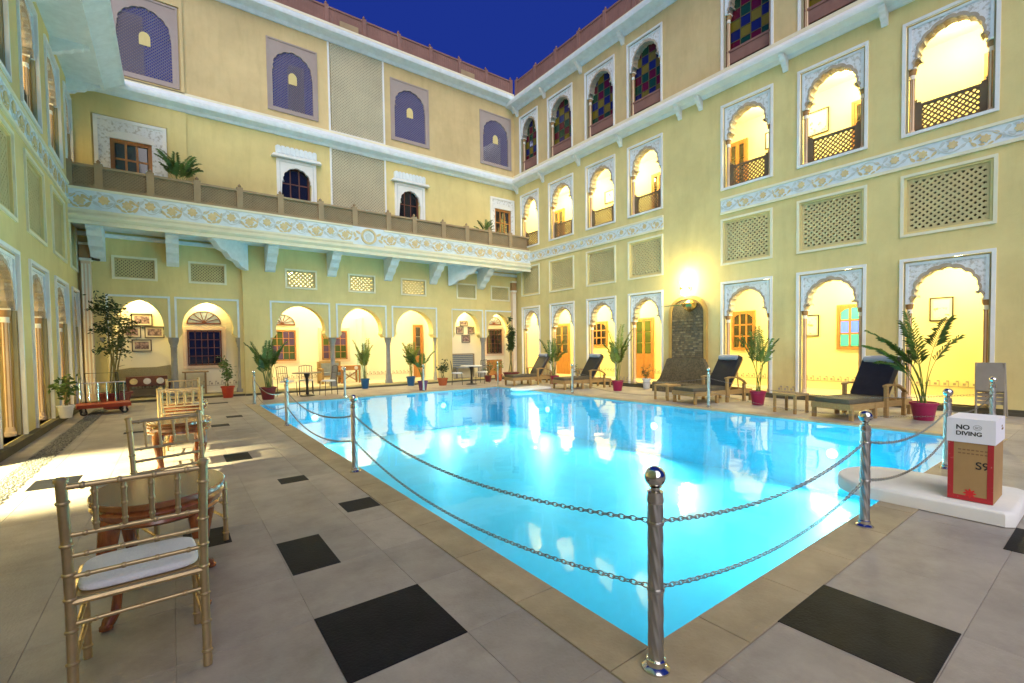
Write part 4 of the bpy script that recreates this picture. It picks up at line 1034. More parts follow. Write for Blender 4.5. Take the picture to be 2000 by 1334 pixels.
def chain(pa, pb, z, sag, label):
    a = Vector((pa[0], pa[1], z)); b = Vector((pb[0], pb[1], z)); d = (b-a); L = d.length; d.normalize()
    a = a+d*0.037; b = b-d*0.037; L = (b-a).length
    n = int(L/0.034); m_ = MB()
    side = Vector((-d.y, d.x, 0))
    near = min(a.length, b.length) < 6.5
    mid = (a+b)/2
    def P(t): return a+(b-a)*t+Vector((0, 0, -sag*4*t*(1-t)))
    for i in range(n):
        p0, p1 = P(i/n), P((i+1)/n); c = (p0+p1)/2; t_ = (p1-p0).normalized(); w = side if i % 2 else t_.cross(side)
        loop = []
        K = 10 if near else 6
        for j in range(K): th = 2*PI*j/K; loop.append(c+t_*(0.024*math.cos(th))+w*(0.011*math.sin(th)))
        m = 5 if near else 3; r_ = 0.0032; vs = []; fs = []
        nn = t_.cross(w)
        for j in range(K):
            rad = (loop[j]-c).normalized()
            for q in range(m): ph = 2*PI*q/m; vs.append(loop[j]+rad*(r_*math.cos(ph))+nn*(r_*math.sin(ph)))
        for j in range(K):
            for q in range(m): fs.append((j*m+q, j*m+(q+1) % m, ((j+1) % K)*m+(q+1) % m, ((j+1) % K)*m+q))
        m_.add(vs, fs)
    o = bpy.data.objects.new('barrier_chain', m_.mesh('barrier_chain', CHAINM, True, fix=False)); COL.objects.link(o)
    tag(o, label, 'chain', 'chains hung between the pool posts')
CH = [('A', 'B', 'the corner post and the post by the white platform'), ('B', 'C', 'the posts either side of the white platform'), ('C', 'D', 'the no diving box post and the post by the folded chair'),
      ('A', 'E', 'the corner post and the post beside the gold chairs'), ('E', 'F', 'the two posts along the gold chair walk'), ('F', 'G', 'the walk post and the post by the maroon potted palm'),
      ('J', 'K', 'the posts at the feet of the two middle loungers'), ('D', 'J', 'the folded chair post and the fountain lounger post')]
for a, b, w in CH:
    pa, pb = POSTS[a][0], POSTS[b][0]
    L = math.hypot(pa[0]-pb[0], pa[1]-pb[1])
    chain(pa, pb, 0.665, 0.045*L, 'upper chain between '+w)
    chain(pa, pb, 0.365, 0.05*L, 'lower chain between '+w)

# ================================================================== GOLD CHAIRS AND TABLES
def bamboo(m_, pts, r_, nodes=3, n=10):
    m_.tube(pts, r_, n)
    L = len(pts)-1
    for k in range(nodes):
        t = (k+0.5)/nodes*L; i = min(int(t), L-1); f_ = t-i
        p = Vector(pts[i]).lerp(Vector(pts[i+1]), f_); d = (Vector(pts[i+1])-Vector(pts[i])).normalized()
        m_.tube([p-d*0.008, p-d*0.003, p+d*0.003, p+d*0.008], [r_*0.98, r_*1.28, r_*1.28, r_*0.98], n)
def make_chair():
    t = thing('banquet_chair', 'x', 'chair')
    w2 = 0.205
    for sx in (-1, 1):
        x = sx*w2
        m_ = MB(); bamboo(m_, [(x*1.0, -0.225, 0), (x, -0.20, 0.22), (x, -0.195, 0.44), (x*1.0, -0.215, 0.62), (x*1.02, -0.265, 0.92)], 0.0165, 7); m_.lathe([(0.021, 0), (0.021, 0.012), (0.012, 0.02)], (x*1.02, -0.265, 0.915), 10); part('back_post', m_, GOLD, t, True)
        m_ = MB(); bamboo(m_, [(x*0.96, 0.20, 0), (x*0.96, 0.195, 0.435)], 0.0155, 4); part('leg', m_, GOLD, t, True)
    def ry(z): return -0.195 if z < 0.44 else (-0.195-0.02*(z-0.44)/0.18 if z < 0.62 else -0.215-0.05*(z-0.62)/0.30)
    for z in (0.895, 0.70, 0.615, 0.53):
        m_ = MB(); bamboo(m_, [(-w2, ry(z), z), (w2, ry(z), z)], 0.0095 if z < 0.88 else 0.0115, 4); part('top_rail' if z > 0.88 else 'back_rail', m_, GOLD, t, True)
    for k in range(4):
        x = -w2+2*w2*(k+1)/5; m_ = MB(); bamboo(m_, [(x, ry(0.70), 0.70), (x, ry(0.895), 0.895)], 0.0085, 3); part('spindle', m_, GOLD, t, True)
    m_ = MB()
    for sx in (-1, 1): m_.tube([(sx*w2*0.97, -0.19, 0.425), (sx*w2*0.96, 0.19, 0.425)], 0.015, 8)
    m_.tube([(-w2, -0.195, 0.425), (w2, -0.195, 0.425)], 0.015, 8); m_.tube([(-w2*0.96, 0.195, 0.425), (w2*0.96, 0.195, 0.425)], 0.015, 8)
    m_.box((-w2*0.93, -0.18, 0.428), (w2*0.93, 0.185, 0.440)); part('seat_frame', m_, GOLD, t, True)
    for (p, q, z) in (((-1, -1), (1, -1), 0.34), ((-1, 1), (1, 1), 0.30), ((-1, -1), (-1, 1), 0.27), ((1, -1), (1, 1), 0.27), ((-1, -1), (-1, 1), 0.17), ((1, -1), (1, 1), 0.17)):
        m_ = MB(); bamboo(m_, [(p[0]*w2*(1 if p[1] < 0 else 0.96), p[1]*0.197, z), (q[0]*w2*(1 if q[1] < 0 else 0.96), q[1]*0.197, z)], 0.009, 3); part('stretcher', m_, GOLD, t, True)
    # cushion: rounded slab
    m_ = MB(); N = 28; rows = [(0.94, 0.0), (1.0, 0.007), (1.01, 0.016), (0.985, 0.027), (0.93, 0.033), (0.5, 0.037), (0.02, 0.038)]; vs = []; fs = []
    for s_, z in rows:
        for j in range(N):
            a = 2*PI*j/N; e = 0.36; cx = math.copysign(abs(math.cos(a))**e, math.cos(a)); cy = math.copysign(abs(math.sin(a))**e, math.sin(a)); vs.append((cx*0.192*s_, cy*0.185*s_+0.005, 0.441+z))
    for i in range(len(rows)-1):
        for j in range(N): fs.append((i*N+j, i*N+(j+1) % N, (i+1)*N+(j+1) % N, (i+1)*N+j))
    fs.append(tuple(range(N-1, -1, -1))); fs.append(tuple((len(rows)-1)*N+j for j in range(N))); m_.add(vs, fs); part('seat_cushion', m_, CUSHW, t, True)
    return t
def make_table():
    t = thing('side_table', 'x', 'table')
    sx, sy, h = 0.30, 0.38, 0.66
    m_ = MB(); m_.lathe([(0.02, h-0.03), (0.99, h-0.03), (1.0, h-0.028), (1.0, h-0.006), (0.985, h), (0.02, h)], n=48, sx=sx+0.02, sy=sy+0.02); part('table_top', m_, WOODT, t, True)
    m_ = MB(); m_.lathe([(0.88, h-0.135), (0.92, h-0.13), (0.955, h-0.115), (0.93, h-0.10), (0.955, h-0.085), (0.99, h-0.06), (0.955, h-0.045), (0.97, h-0.031), (0.6, h-0.0305), (0.6, h-0.134)], n=48, sx=sx+0.02, sy=sy+0.02); part('apron', m_, WOODR, t, True)
    m_ = MB()
    for k in range(4):
        a = PI/4+k*PI/2; p = ((sx+0.012)*math.cos(a), (sy+0.012)*math.sin(a), h-0.035); m_.lathe([(0.006, -0.012), (0.03, -0.008), (0.032, 0.004), (0.012, 0.012)], p, 10)
    part('brass_corner', m_, BRASS, t, True)
    for k in range(4):
        a = PI/4+k*PI/2; ca, sa = math.cos(a), math.sin(a)
        def Q(s_, z): return (sx*ca*s_, sy*sa*s_, z)
        m_ = MB(); m_.tube([Q(0.84, h-0.04), Q(0.92, h-0.16), Q(0.97, h-0.26), Q(0.90, h-0.40), Q(0.82, 0.16), Q(0.86, 0.07), Q(0.98, 0.035), Q(1.04, 0.012)], [0.045, 0.048, 0.042, 0.030, 0.022, 0.024, 0.032, 0.020], 10)
        m_.lathe([(0.016, 0), (0.03, 0.004), (0.03, 0.02), (0.012, 0.04)], (sx*ca*1.02, sy*sa*1.02, 0), 10); part('cabriole_leg', m_, WOODR, t, True)
    return t
ch0 = make_chair()
GC = 'gold bamboo style chairs at the small tables'
chairs = [((-0.145, 2.74), R(2), 'gold bamboo style chair seen from behind with its white seat tucked under the oval table'),
          ((0.02, 4.24), R(198), 'gold bamboo style chair facing back across the oval table beside the lit patch of paving'),
          ((0.06, 7.30), R(180), 'gold bamboo style chair just past the second oval table'),
          ((0.10, 8.15), R(-4), 'gold bamboo style chair backing onto another between the second and third tables'),
          ((0.14, 9.75), R(183), 'last gold bamboo style chair of the row, nearest the red potted plant')]
for i, (p, rz, lb) in enumerate(chairs):
    o = ch0 if i == 0 else copy_tree(ch0, (0, 0, 0))
    o.location = (p[0], p[1], 0.003); o.rotation_euler = (0, 0, rz); o['label'] = lb; o['group'] = GC; o.scale = (1.10, 1.0, 1.035)
tb0 = make_table()
for i, (p, rz, lb) in enumerate([((-0.08, 3.42), R(-6), 'polished oval wooden table with cabriole legs next to the large black tile'),
                                 ((0.03, 6.60), R(3), 'second polished oval wooden table along the row of gold chairs'),
                                 ((0.12, 8.95), R(0), 'third polished oval wooden table, farthest along the row of gold chairs')]):
    o = tb0 if i == 0 else copy_tree(tb0, (0, 0, 0))
    o.location = (p[0], p[1], 0.003); o.rotation_euler = (0, 0, rz); o['label'] = lb; o['group'] = 'oval wooden tables by the gold chairs'

# ================================================================== SUN LOUNGERS
def make_lounger():
    t = thing('sun_lounger', 'x', 'sun lounger')      # foot at origin, head towards +x
    w2, L, h = 0.34, 1.95, 0.30
    m_ = MB()
    for s in (-1, 1): m_.box((0, s*w2-0.02, h-0.11), (L, s*w2+0.02, h))
    m_.box((-0.02, -w2-0.02, h-0.11), (0.02, w2+0.02, h)); m_.box((L-0.02, -w2, h-0.11), (L+0.02, w2, h)); part('frame', m_, TEAK, t)
    for x in (0.05, 0.75, 1.35, L-0.05):
        for s in (-1, 1):
            if x == 1.35: continue
            m_ = MB(); m_.box((x-0.03, s*w2-0.03, 0), (x+0.03, s*w2+0.03, h-0.01)); part('leg', m_, TEAK, t)
    for k in range(12):
        x = 0.06+k*0.098; m_ = MB(); m_.box((x, -w2+0.02, h-0.02), (x+0.07, w2-0.02, h+0.004)); part('slat', m_, TEAK, t)
    # arms
    for s in (-1, 1):
        m_ = MB(); y = s*(w2+0.035)
        m_.box((1.02, y-0.03, 0), (1.08, y+0.03, 0.58)); m_.box((1.60, y-0.03, 0), (1.66, y+0.03, 0.45))
        pts = [(1.0, 0.575), (1.15, 0.60), (1.4, 0.585), (1.6, 0.50), (1.68, 0.42)]
        vs = []
        for x, z in pts: vs += [(x, y-0.04, z), (x, y+0.04, z), (x, y-0.04, z+0.035), (x, y+0.04, z+0.035)]
        fs = []
        for i in range(4):
            a = i*4; b = a+4; fs += [(a, b, b+1, a+1), (a+2, a+3, b+3, b+2), (a, a+2, b+2, b), (a+1, b+1, b+3, a+3)]
        fs += [(0, 1, 3, 2), (16, 18, 19, 17)]; m_.add(vs, fs); part('arm', m_, TEAK, t)
    # cushion seat
    def cush(x0, x1, th, m, name, taper=0.0):
        m2 = MB(); N = 4; e = 0.03
        prof = [(-1, 0), (-1, th*0.6), (-0.94, th), (0.94, th), (1, th*0.6), (1, 0)]
        vs = []; xs = [x0, x0+0.015, x0+0.05, x1-0.05, x1-0.015, x1]; sc = [0.86, 0.96, 1, 1, 0.96, 0.86]
        for x, s_ in zip(xs, sc):
            for y, z in prof: vs.append((x, y*(w2-0.01)*s_, z*(0.6+0.4*s_)))
        n = len(prof); fs = []
        for i in range(len(xs)-1):
            for j in range(n): fs.append((i*n+j, i*n+(j+1) % n, (i+1)*n+(j+1) % n, (i+1)*n+j))
        fs.append(tuple(range(n))); fs.append(tuple((len(xs)-1)*n+j for j in range(n))); m2.add(vs, fs)
        return m2
    m_ = cush(0.0, 1.20, 0.085, CUSHO, 's'); o = part('seat_cushion', m_, CUSHO, t, True); o.location = (0, 0, h+0.006)
    m_ = MB(); m_.box((0, -w2+0.03, -0.03), (0.86, w2-0.03, 0.0)); bf = part('backrest_frame', m_, TEAK, t); bf.location = (1.20, 0, h+0.03); bf.rotation_euler = (0, -R(58), 0)
    m_ = cush(0.0, 0.90, 0.10, CUSHB, 'b'); o = part('back_cushion', m_, CUSHB, t, True); o.location = (1.185, 0, h+0.045); o.rotation_euler = (0, -R(58), 0)
    m_ = MB(); m_.lathe([(0.02, -0.28), (0.065, -0.26), (0.075, 0), (0.065, 0.26), (0.02, 0.28)], n=14); o = part('head_roll', m_, ROLL, t, True); o.rotation_euler = (PI/2, 0, 0); o.location = (1.185+0.80*math.cos(R(58))-0.09, 0, h+0.045+0.80*math.sin(R(58))+0.07)
    m_ = MB(); m_.tube([(1.55, -w2+0.06, h-0.02), (1.50, -w2+0.06, h+0.42)], 0.014, 6); m_.tube([(1.55, w2-0.06, h-0.02), (1.50, w2-0.06, h+0.42)], 0.014, 6); part('back_prop', m_, TEAK, t)
    return t
lg0 = make_lounger()
for i, (p, rz, lb) in enumerate([((9.98, 3.40), R(-13), 'teak lounger with black cushion between two magenta potted palms near the no diving box'),
                                 ((10.02, 6.55), R(-13), 'teak lounger with black cushion standing in front of the stone fountain'),
                                 ((10.35, 11.45), R(-10), 'teak lounger with black cushion behind the far white platform, next to the bushy palm'),
                                 ((10.05, 13.85), R(-8), 'teak lounger with black cushion nearest the flower pots in the far corner')]):
    o = lg0 if i == 0 else copy_tree(lg0, (0, 0, 0))
    o.location = (p[0], p[1], 0.003); o.rotation_euler = (0, 0, rz); o['label'] = lb; o['group'] = 'sun loungers along the pool'
def make_low_table():
    t = thing('low_table', 'x', 'table'); m_ = MB()
    rect_frame(m_, lambda u, v, d: (u, v, d), -0.24, 0.24, -0.24, 0.24, 0.05, 0.36, 0.40); part('top_frame', m_, TEAK, t)
    for k in range(5): m_ = MB(); m_.box((-0.19, -0.185+k*0.076, 0.375), (0.19, -0.185+k*0.076+0.066, 0.396)); part('slat', m_, TEAK, t)
    for a in (-1, 1):
        for b in (-1, 1): m_ = MB(); m_.box((a*0.21-0.022, b*0.21-0.022, 0), (a*0.21+0.022, b*0.21+0.022, 0.36)); part('leg', m_, TEAK, t)
    return t
lt0 = make_low_table()
for i, (p, lb) in enumerate([((10.35, 4.25), 'low square teak table beside the lounger near the no diving box'), ((10.45, 7.30), 'low square teak table beside the lounger in front of the fountain')]):
    o = lt0 if i == 0 else copy_tree(lt0, (0, 0, 0)); o.location = (p[0], p[1], 0.003); o.rotation_euler = (0, 0, R(-8)); o['label'] = lb; o['group'] = 'low teak tables by the loungers'

# ================================================================== PLATFORMS, SIGN BOX, FOLDED CHAIR, TROLLEY
def platform(x0, x1, y0, y1, h, label, axis='y', z0=0.008):
    t = bpy.data.objects.new('pool_platform', None)
    m_ = MB(); e = 0.03
    if axis == 'y':
        c = (x0+x1)/2; r_ = (x1-x0)/2
        base = [(x0+0.05, y0), (x1-0.05, y0), (x1, y0+0.05), (x1, y1-r_*0.8)] + [(c+r_*math.cos(PI*j/16), y1-r_*0.8+r_*0.8*math.sin(PI*j/16)) for j in range(1, 16)] + [(x0, y1-r_*0.8), (x0, y0+0.05)]
    else:
        c = (y0+y1)/2; r_ = (y1-y0)/2
        base = [(x1, y0), (x1, y1)] + [(x0+r_*0.8-r_*0.8*math.sin(PI*j/16), c+r_*math.cos(PI*j/16)) for j in range(0, 17)]
    cx = sum(p[0] for p in base)/len(base); cy = sum(p[1] for p in base)/len(base)
    rows = [(1.0, z0), (1.0, z0+h-e), (0.985, z0+h-0.008), (0.96, z0+h)]; N = len(base); vs = []; fs = []
    for s_, z in rows:
        for p in base: vs.append((cx+(p[0]-cx)*s_, cy+(p[1]-cy)*s_, z))
    for i in range(3):
        for j in range(N): fs.append((i*N+j, i*N+(j+1) % N, (i+1)*N+(j+1) % N, (i+1)*N+j))
    fs.append(tuple(range(N-1, -1, -1))); fs.append(tuple(3*N+j for j in range(N))); m_.add(vs, fs)
    o = part('pool_platform', m_, CONC, None, True); return tag(o, label, 'platform', 'white platforms at the pool edge')
platform(5.12, 6.05, 0.52, 1.80, 0.12, 'white round-ended concrete platform under the no diving box')
platform(8.95, 10.3, 11.75, 12.45, 0.07, 'white round-ended concrete platform at the far side before the loungers', 'x')
sb = thing('sign_box', 'tall cardboard box with red printed edges and a white no diving notice on top', 'sign', (5.44, 0.785, 0.134), R(0))
bx, by, bh = 0.21, 0.135, 0.48
m_ = MB(); m_.box((-bx, -by, 0), (bx, by, bh)); part('carton', m_, KRAFT, sb)
m_ = MB(); m_.box((-bx-0.008, -by-0.008, bh), (bx+0.008, by+0.008, bh+0.195)); part('white_notice', m_, PAPER, sb)
def text(body, size, m, parent, name, loc, rot, ext=0.0008, bold=0.012):
    cu = bpy.data.curves.new(name, 'FONT'); cu.body = body; cu.size = size; cu.extrude = ext; cu.offset = size*bold
    tmp = bpy.data.objects.new('tmp', cu); COL.objects.link(tmp)
    bpy.context.view_layer.update()
    me = bpy.data.meshes.new_from_object(tmp.evaluated_get(bpy.context.evaluated_depsgraph_get())); bpy.data.objects.remove(tmp); bpy.data.curves.remove(cu)
    me.materials.clear(); me.materials.append(m)
    o = bpy.data.objects.new(name, me); COL.objects.link(o); o.parent = parent; o.location = loc; o.rotation_euler = rot; return o
# the notice faces the camera side (-x face of the box) 
SGF = -1
RW = (PI/2, 0, -PI/2)
xf = -bx-0.0085
o = text('NO', 0.052, INK, sb, 'lettering', (xf, 0.088, bh+0.108), RW, bold=0.03); text('DIVING', 0.046, INK, sb, 'lettering', (xf, 0.088, bh+0.060), RW, bold=0.03)
m_ = MB()
for j in range(24):
    a, b = 2*PI*j/24, 2*PI*(j+1)/24
    m_.add([(xf-0.0008, -0.040+0.026*math.cos(a), bh+0.128+0.022*math.sin(a)), (xf-0.0008, -0.040+0.026*math.cos(b), bh+0.128+0.022*math.sin(b)), (xf-0.0008, -0.040+0.023*math.cos(b), bh+0.128+0.019*math.sin(b)), (xf-0.0008, -0.040+0.023*math.cos(a), bh+0.128+0.019*math.sin(a))], [(0, 1, 2, 3)])
part('round_emblem', m_, INKG, sb)
text('SO', 0.026, INKG, sb, 'lettering', (xf-0.0005, -0.025, bh+0.119), RW)
text('NO\nDIVING', 0.024, INKB, sb, 'lettering', (0.05, -by-0.0085, bh+0.12), (PI/2, 0, 0))
xk = -bx-0.001
text('S9', 0.085, INK, sb, 'lettering', (xk, -0.03, 0.27), RW)
for k, tx in enumerate((0.415, 0.385)):
    m_ = MB()
    for q in range(7): m_.box((xk-0.0008, 0.075-q*0.026-0.02, tx), (xk, 0.075-q*0.026-0.002, tx+0.010))
    part('faint_print', m_, INKB, sb)
m_ = MB()
m_.box((xk-0.001, by-0.036, 0), (xk, by, bh)); m_.box((xk-0.001, -by, 0), (xk, -by+0.036, bh)); m_.box((xk-0.0006, -by+0.036, 0), (xk, by-0.036, 0.04)); part('red_border', m_, REDP, sb)
m_ = MB()
for k in range(9): m_.add([(xk-0.0015, 0.05-0.1*math.sin(k*0.35)*0+math.cos(2*PI*k/9)*0.0, 0.06)], [])
pts = []
for j in range(32): a = 2*PI*j/32; r_ = 0.042*(0.75+0.25*math.cos(8*a)); pts.append((0.0+r_*math.cos(a), 0.062+r_*math.sin(a)))
m_ = MB(); m_.prism(pts, lambda u, v, d: (xk-d, u, v), 0.0, 0.0014); part('red_flower_print', m_, mat('bright_red_print', (0.60, 0.02, 0.02), 0.7), sb)

fc = thing('folded_chair', 'grey folded garden chair leaning upright against the yellow wall', 'chair', (12.52, 1.62, 0.003), R(-90))
for s in (-1, 1):
    m_ = MB(); m_.tube([(s*0.21, 0.10, 0), (s*0.20, 0.0, 0.5), (s*0.19, -0.09, 1.02)], 0.016, 8); part('leg', m_, PLASTG, fc, True)
    m_ = MB(); m_.tube([(s*0.19, -0.02, 0), (s*0.19, -0.03, 0.62)], 0.016, 8); part('leg', m_, PLASTG, fc, True)
m_ = MB(); m_.box((-0.195, -0.085, 0.48), (0.195, -0.05, 1.02)); part('backrest', m_, PLASTG, fc)
for k in range(5): m_ = MB(); m_.box((-0.185, 0.0, 0.22+k*0.075), (0.185, 0.02, 0.22+k*0.075+0.06)); part('seat_slat', m_, PLASTG, fc)
bo = thing('glass_jar', 'small clear jar standing by the wall past the folded grey chair', 'jar', (12.45, 0.95, 0.003))
m_ = MB(); m_.lathe([(0.05, 0), (0.07, 0.01), (0.07, 0.12), (0.05, 0.15), (0.05, 0.17)], n=14); part('body', m_, POTW, bo, True)
m_ = MB(); m_.lathe([(0.055, 0.17), (0.055, 0.19), (0.02, 0.2)], n=14); part('lid', m_, STEELD, bo, True)

tr_ = thing('luggage_trolley', 'luggage trolley with red deck and upright steel bars by the potted tree', 'trolley', (-1.36, 14.55, 0), R(8))
m_ = MB(); m_.box((-0.46, -0.34, 0.20), (0.46, 0.34, 0.245)); part('deck', m_, TROLR, tr_)
m_ = MB(); m_.box((-0.48, -0.36, 0.17), (0.48, -0.34, 0.25)); m_.box((-0.48, 0.34, 0.17), (0.48, 0.36, 0.25)); m_.box((-0.48, -0.34, 0.17), (-0.46, 0.34, 0.25)); m_.box((0.46, -0.34, 0.17), (0.48, 0.34, 0.25)); part('bumper', m_, TROLR, tr_)
for k in range(6):
    x = -0.40+k*0.16; m_ = MB(); m_.tube([(x, 0.30, 0.24), (x, 0.30, 0.72)], 0.013, 8); part('upright_bar', m_, STEEL, tr_, True)
m_ = MB(); m_.tube([(-0.44, 0.30, 0.72), (0.44, 0.30, 0.72)], 0.012, 8); part('top_bar', m_, STEELD, tr_, True)
m_ = MB(); m_.tube([(-0.30, 0.31, 0.24), (-0.30, 0.33, 0.95), (0.30, 0.33, 0.95), (0.30, 0.31, 0.24)], 0.012, 8); part('push_handle', m_, IRON, tr_, True)
for x in (-0.36, 0.36):
    for y in (-0.26, 0.26):
        m_ = MB(); m_.tube([(x, y-0.02, 0.07), (x, y+0.02, 0.07)], 0.07, 16); w_ = part('wheel', m_, RUBBER, tr_)
        m_ = MB(); m_.tube([(x, y-0.024, 0.07), (x, y+0.024, 0.07)], 0.03, 10); m_.box((x-0.02, y-0.028, 0.07), (x+0.02, y+0.028, 0.175)); part('caster', m_, STEEL, w_)

# ================================================================== FURNITURE UNDER THE ARCADE
def legs4(t, m, x, y, h, r_=0.018, name='leg'):
    for a in (-1, 1):
        for b in (-1, 1): m_ = MB(); m_.box((a*x-r_, b*y-r_, 0), (a*x+r_, b*y+r_, h)); part(name, m_, m, t)
bn = thing('bench', 'wooden bench with woven back and teal seat under the four framed prints', 'bench', (-0.72, 17.52, FZ))
legs4(bn, WOODD, 0.62, 0.22, 0.40, 0.025)
m_ = MB(); m_.box((-0.66, -0.26, 0.40), (0.66, 0.26, 0.46)); part('seat', m_, TEALF, bn)
m_ = MB(); m_.prism([(-0.66, 0.46), (-0.66, 0.80), (-0.3, 0.86), (0.3, 0.86), (0.66, 0.92), (0.66, 0.46)], lambda u, v, d: (u, 0.22+d, v), 0.0, 0.05); part('backrest', m_, mat('woven_cane', (0.40, 0.33, 0.19), 0.85, var=0.3, scale=60), bn)
cs = thing('console_table', 'dark wooden console with three round plates set into its front, before the teal bench', 'table', (-0.62, 17.08, FZ))
legs4(cs, WOODD, 0.44, 0.14, 0.42, 0.022); m_ = MB(); m_.box((-0.47, -0.17, 0.34), (0.47, 0.17, 0.62)); part('cabinet', m_, WOODD, cs)
for k, x in enumerate((-0.30, 0.0, 0.30)):
    m_ = MB(); m_.tube([(x, -0.171, 0.48), (x, -0.185, 0.48)], [0.09, 0.075], 20); part('plate', m_, PLATEW if k else FLOWER, cs)
st = thing('stool_table', 'tall slim wooden stand under the dark glazed window', 'table', (0.55, 17.45, FZ))
legs4(st, TEAK, 0.26, 0.16, 0.66); m_ = MB(); m_.box((-0.34, -0.22, 0.66), (0.34, 0.22, 0.70)); part('top', m_, TEAK, st)
m_ = MB(); m_.box((-0.27, -0.15, 0.16), (0.27, 0.15, 0.19)); part('shelf', m_, TEAK, st)
def armchair(loc, rz, label, m=TEAK, cm=FAB):
    t = thing('garden_sofa', label, 'sofa', loc, rz)
    for s in (-1, 1):
        m_ = MB(); m_.box((s*0.40-0.04, -0.34, 0), (s*0.40+0.04, -0.26, 0.56)); m_.box((s*0.40-0.04, 0.26, 0), (s*0.40+0.04, 0.34, 0.84)); m_.box((s*0.40-0.05, -0.34, 0.56), (s*0.40+0.05, 0.34, 0.60)); m_.box((s*0.40-0.02, -0.26, 0.1), (s*0.40+0.02, 0.26, 0.5)); part('side_frame', m_, m, t)
    m_ = MB(); m_.box((-0.36, -0.30, 0.26), (0.36, 0.30, 0.32)); m_.box((-0.36, 0.26, 0.32), (0.36, 0.32, 0.86)); part('seat_frame', m_, m, t)
    m_ = MB(); m_.box((-0.34, -0.30, 0.32), (0.34, 0.25, 0.43)); part('seat_cushion', m_, cm, t)
    m_ = MB(); m_.box((-0.32, 0.12, 0.44), (0.32, 0.25, 0.78)); part('back_cushion', m_, cm, t)
    return t
armchair((4.95, 18.6, FZ), 0, 'wooden armchair with blue grey cushions beside the grey stone column')
kd = thing('carved_stand', 'carved orange wooden stand with round discs behind the grey stone column', 'stand', (5.55, 18.3, FZ))
legs4(kd, WOOD, 0.34, 0.2, 0.5, 0.03); m_ = MB(); m_.box((-0.38, -0.23, 0.5), (0.38, 0.23, 0.68)); part('top', m_, WOOD, kd)
m_ = MB(); m_.tube([(-0.3, -0.231, 0.59), (-0.3, -0.245, 0.59)], 0.07, 16); m_.tube([(0.2, -0.231, 0.59), (0.2, -0.245, 0.59)], 0.07, 16); part('disc', m_, PLATEW, kd)
m_ = MB(); m_.tube([(-0.32, 0, 0.06), (0.32, 0, 0.45)], 0.02, 6); m_.tube([(0.32, 0, 0.06), (-0.32, 0, 0.45)], 0.02, 6); part('cross_brace', m_, WOOD, kd)
gb = thing('garden_bench', 'grey high backed garden bench below the cluster of small prints', 'bench', (10.35, 17.5, FZ))
legs4(gb, GREYST, 0.55, 0.22, 0.42, 0.03); m_ = MB(); m_.box((-0.60, -0.26, 0.42), (0.60, 0.26, 0.47)); part('seat', m_, FAB, gb)
for k in range(6): m_ = MB(); m_.box((-0.58, 0.22, 0.50+k*0.085), (0.58, 0.25, 0.50+k*0.085+0.07)); part('back_slat', m_, FAB, gb)
m_ = MB(); m_.box((-0.60, 0.20, 0.47), (-0.55, 0.27, 1.04)); m_.box((0.55, 0.20, 0.47), (0.60, 0.27, 1.04)); m_.box((-0.55, 0.20, 1.01), (0.55, 0.27, 1.05)); part('back_frame', m_, SANDB, gb)
def cafe_table(loc, label, topm=MARBLE):
    t = thing('cafe_table', label, 'table', loc)
    m_ = MB(); m_.lathe([(0.02, 0.71), (0.42, 0.71), (0.43, 0.72), (0.42, 0.735), (0.02, 0.735)], n=28); part('table_top', m_, topm, t, True)
    m_ = MB(); m_.lathe([(0.22, 0), (0.22, 0.02), (0.05, 0.05), (0.035, 0.3), (0.05, 0.55), (0.10, 0.71)], n=12); part('pedestal', m_, IRON, t, True); return t
def iron_chair(loc, rz, label):
    t = thing('iron_chair', label, 'chair', loc, rz)
    for a in (-1, 1):
        m_ = MB(); m_.tube([(a*0.2, -0.2, 0), (a*0.19, -0.18, 0.44)], 0.011, 6); part('leg', m_, IRON, t, True)
        m_ = MB(); m_.tube([(a*0.2, 0.2, 0), (a*0.19, 0.18, 0.44), (a*0.19, 0.24, 0.90)], 0.011, 6); part('back_post', m_, IRON, t, True)
    m_ = MB(); m_.lathe([(0.02, 0.43), (0.21, 0.43), (0.22, 0.445), (0.20, 0.475), (0.02, 0.48)], n=20); part('seat', m_, MARBLE, t, True)
    m_ = MB(); m_.tube([(-0.19, 0.24, 0.90), (0, 0.25, 0.93), (0.19, 0.24, 0.90)], 0.011, 6); m_.tube([(-0.19, 0.215, 0.70), (0.19, 0.215, 0.70)], 0.009, 6)
    for k in range(4): x = -0.12+k*0.08; m_.tube([(x, 0.19, 0.46), (x, 0.245, 0.91)], 0.006, 6)
    part('back_grille', m_, IRON, t, True); return t
cafe_table((3.35, 15.35, 0.003), 'round cafe table with dark top beside the maroon potted palm', mat('dark_top', (0.07, 0.07, 0.06), 0.3))
iron_chair((2.85, 15.75, 0.003), R(30), 'iron chair with tall slender back next to the palm in the maroon pot')
iron_chair((3.95, 15.2, 0.003), R(-80), 'iron chair with pale seat between the cafe table and the stone column')
iron_chair((3.45, 15.95, 0.003), R(-10), 'iron chair behind the dark topped cafe table facing the pool')
cafe_table((9.35, 15.35, 0.003), 'white topped round cafe table in front of the garden bench')
iron_chair((8.85, 15.6, 0.003), R(60), 'iron chair with pale seat beside the terracotta pot')
iron_chair((9.95, 15.5, 0.003), R(-60), 'iron chair with pale seat between the white cafe table and the flower pots')

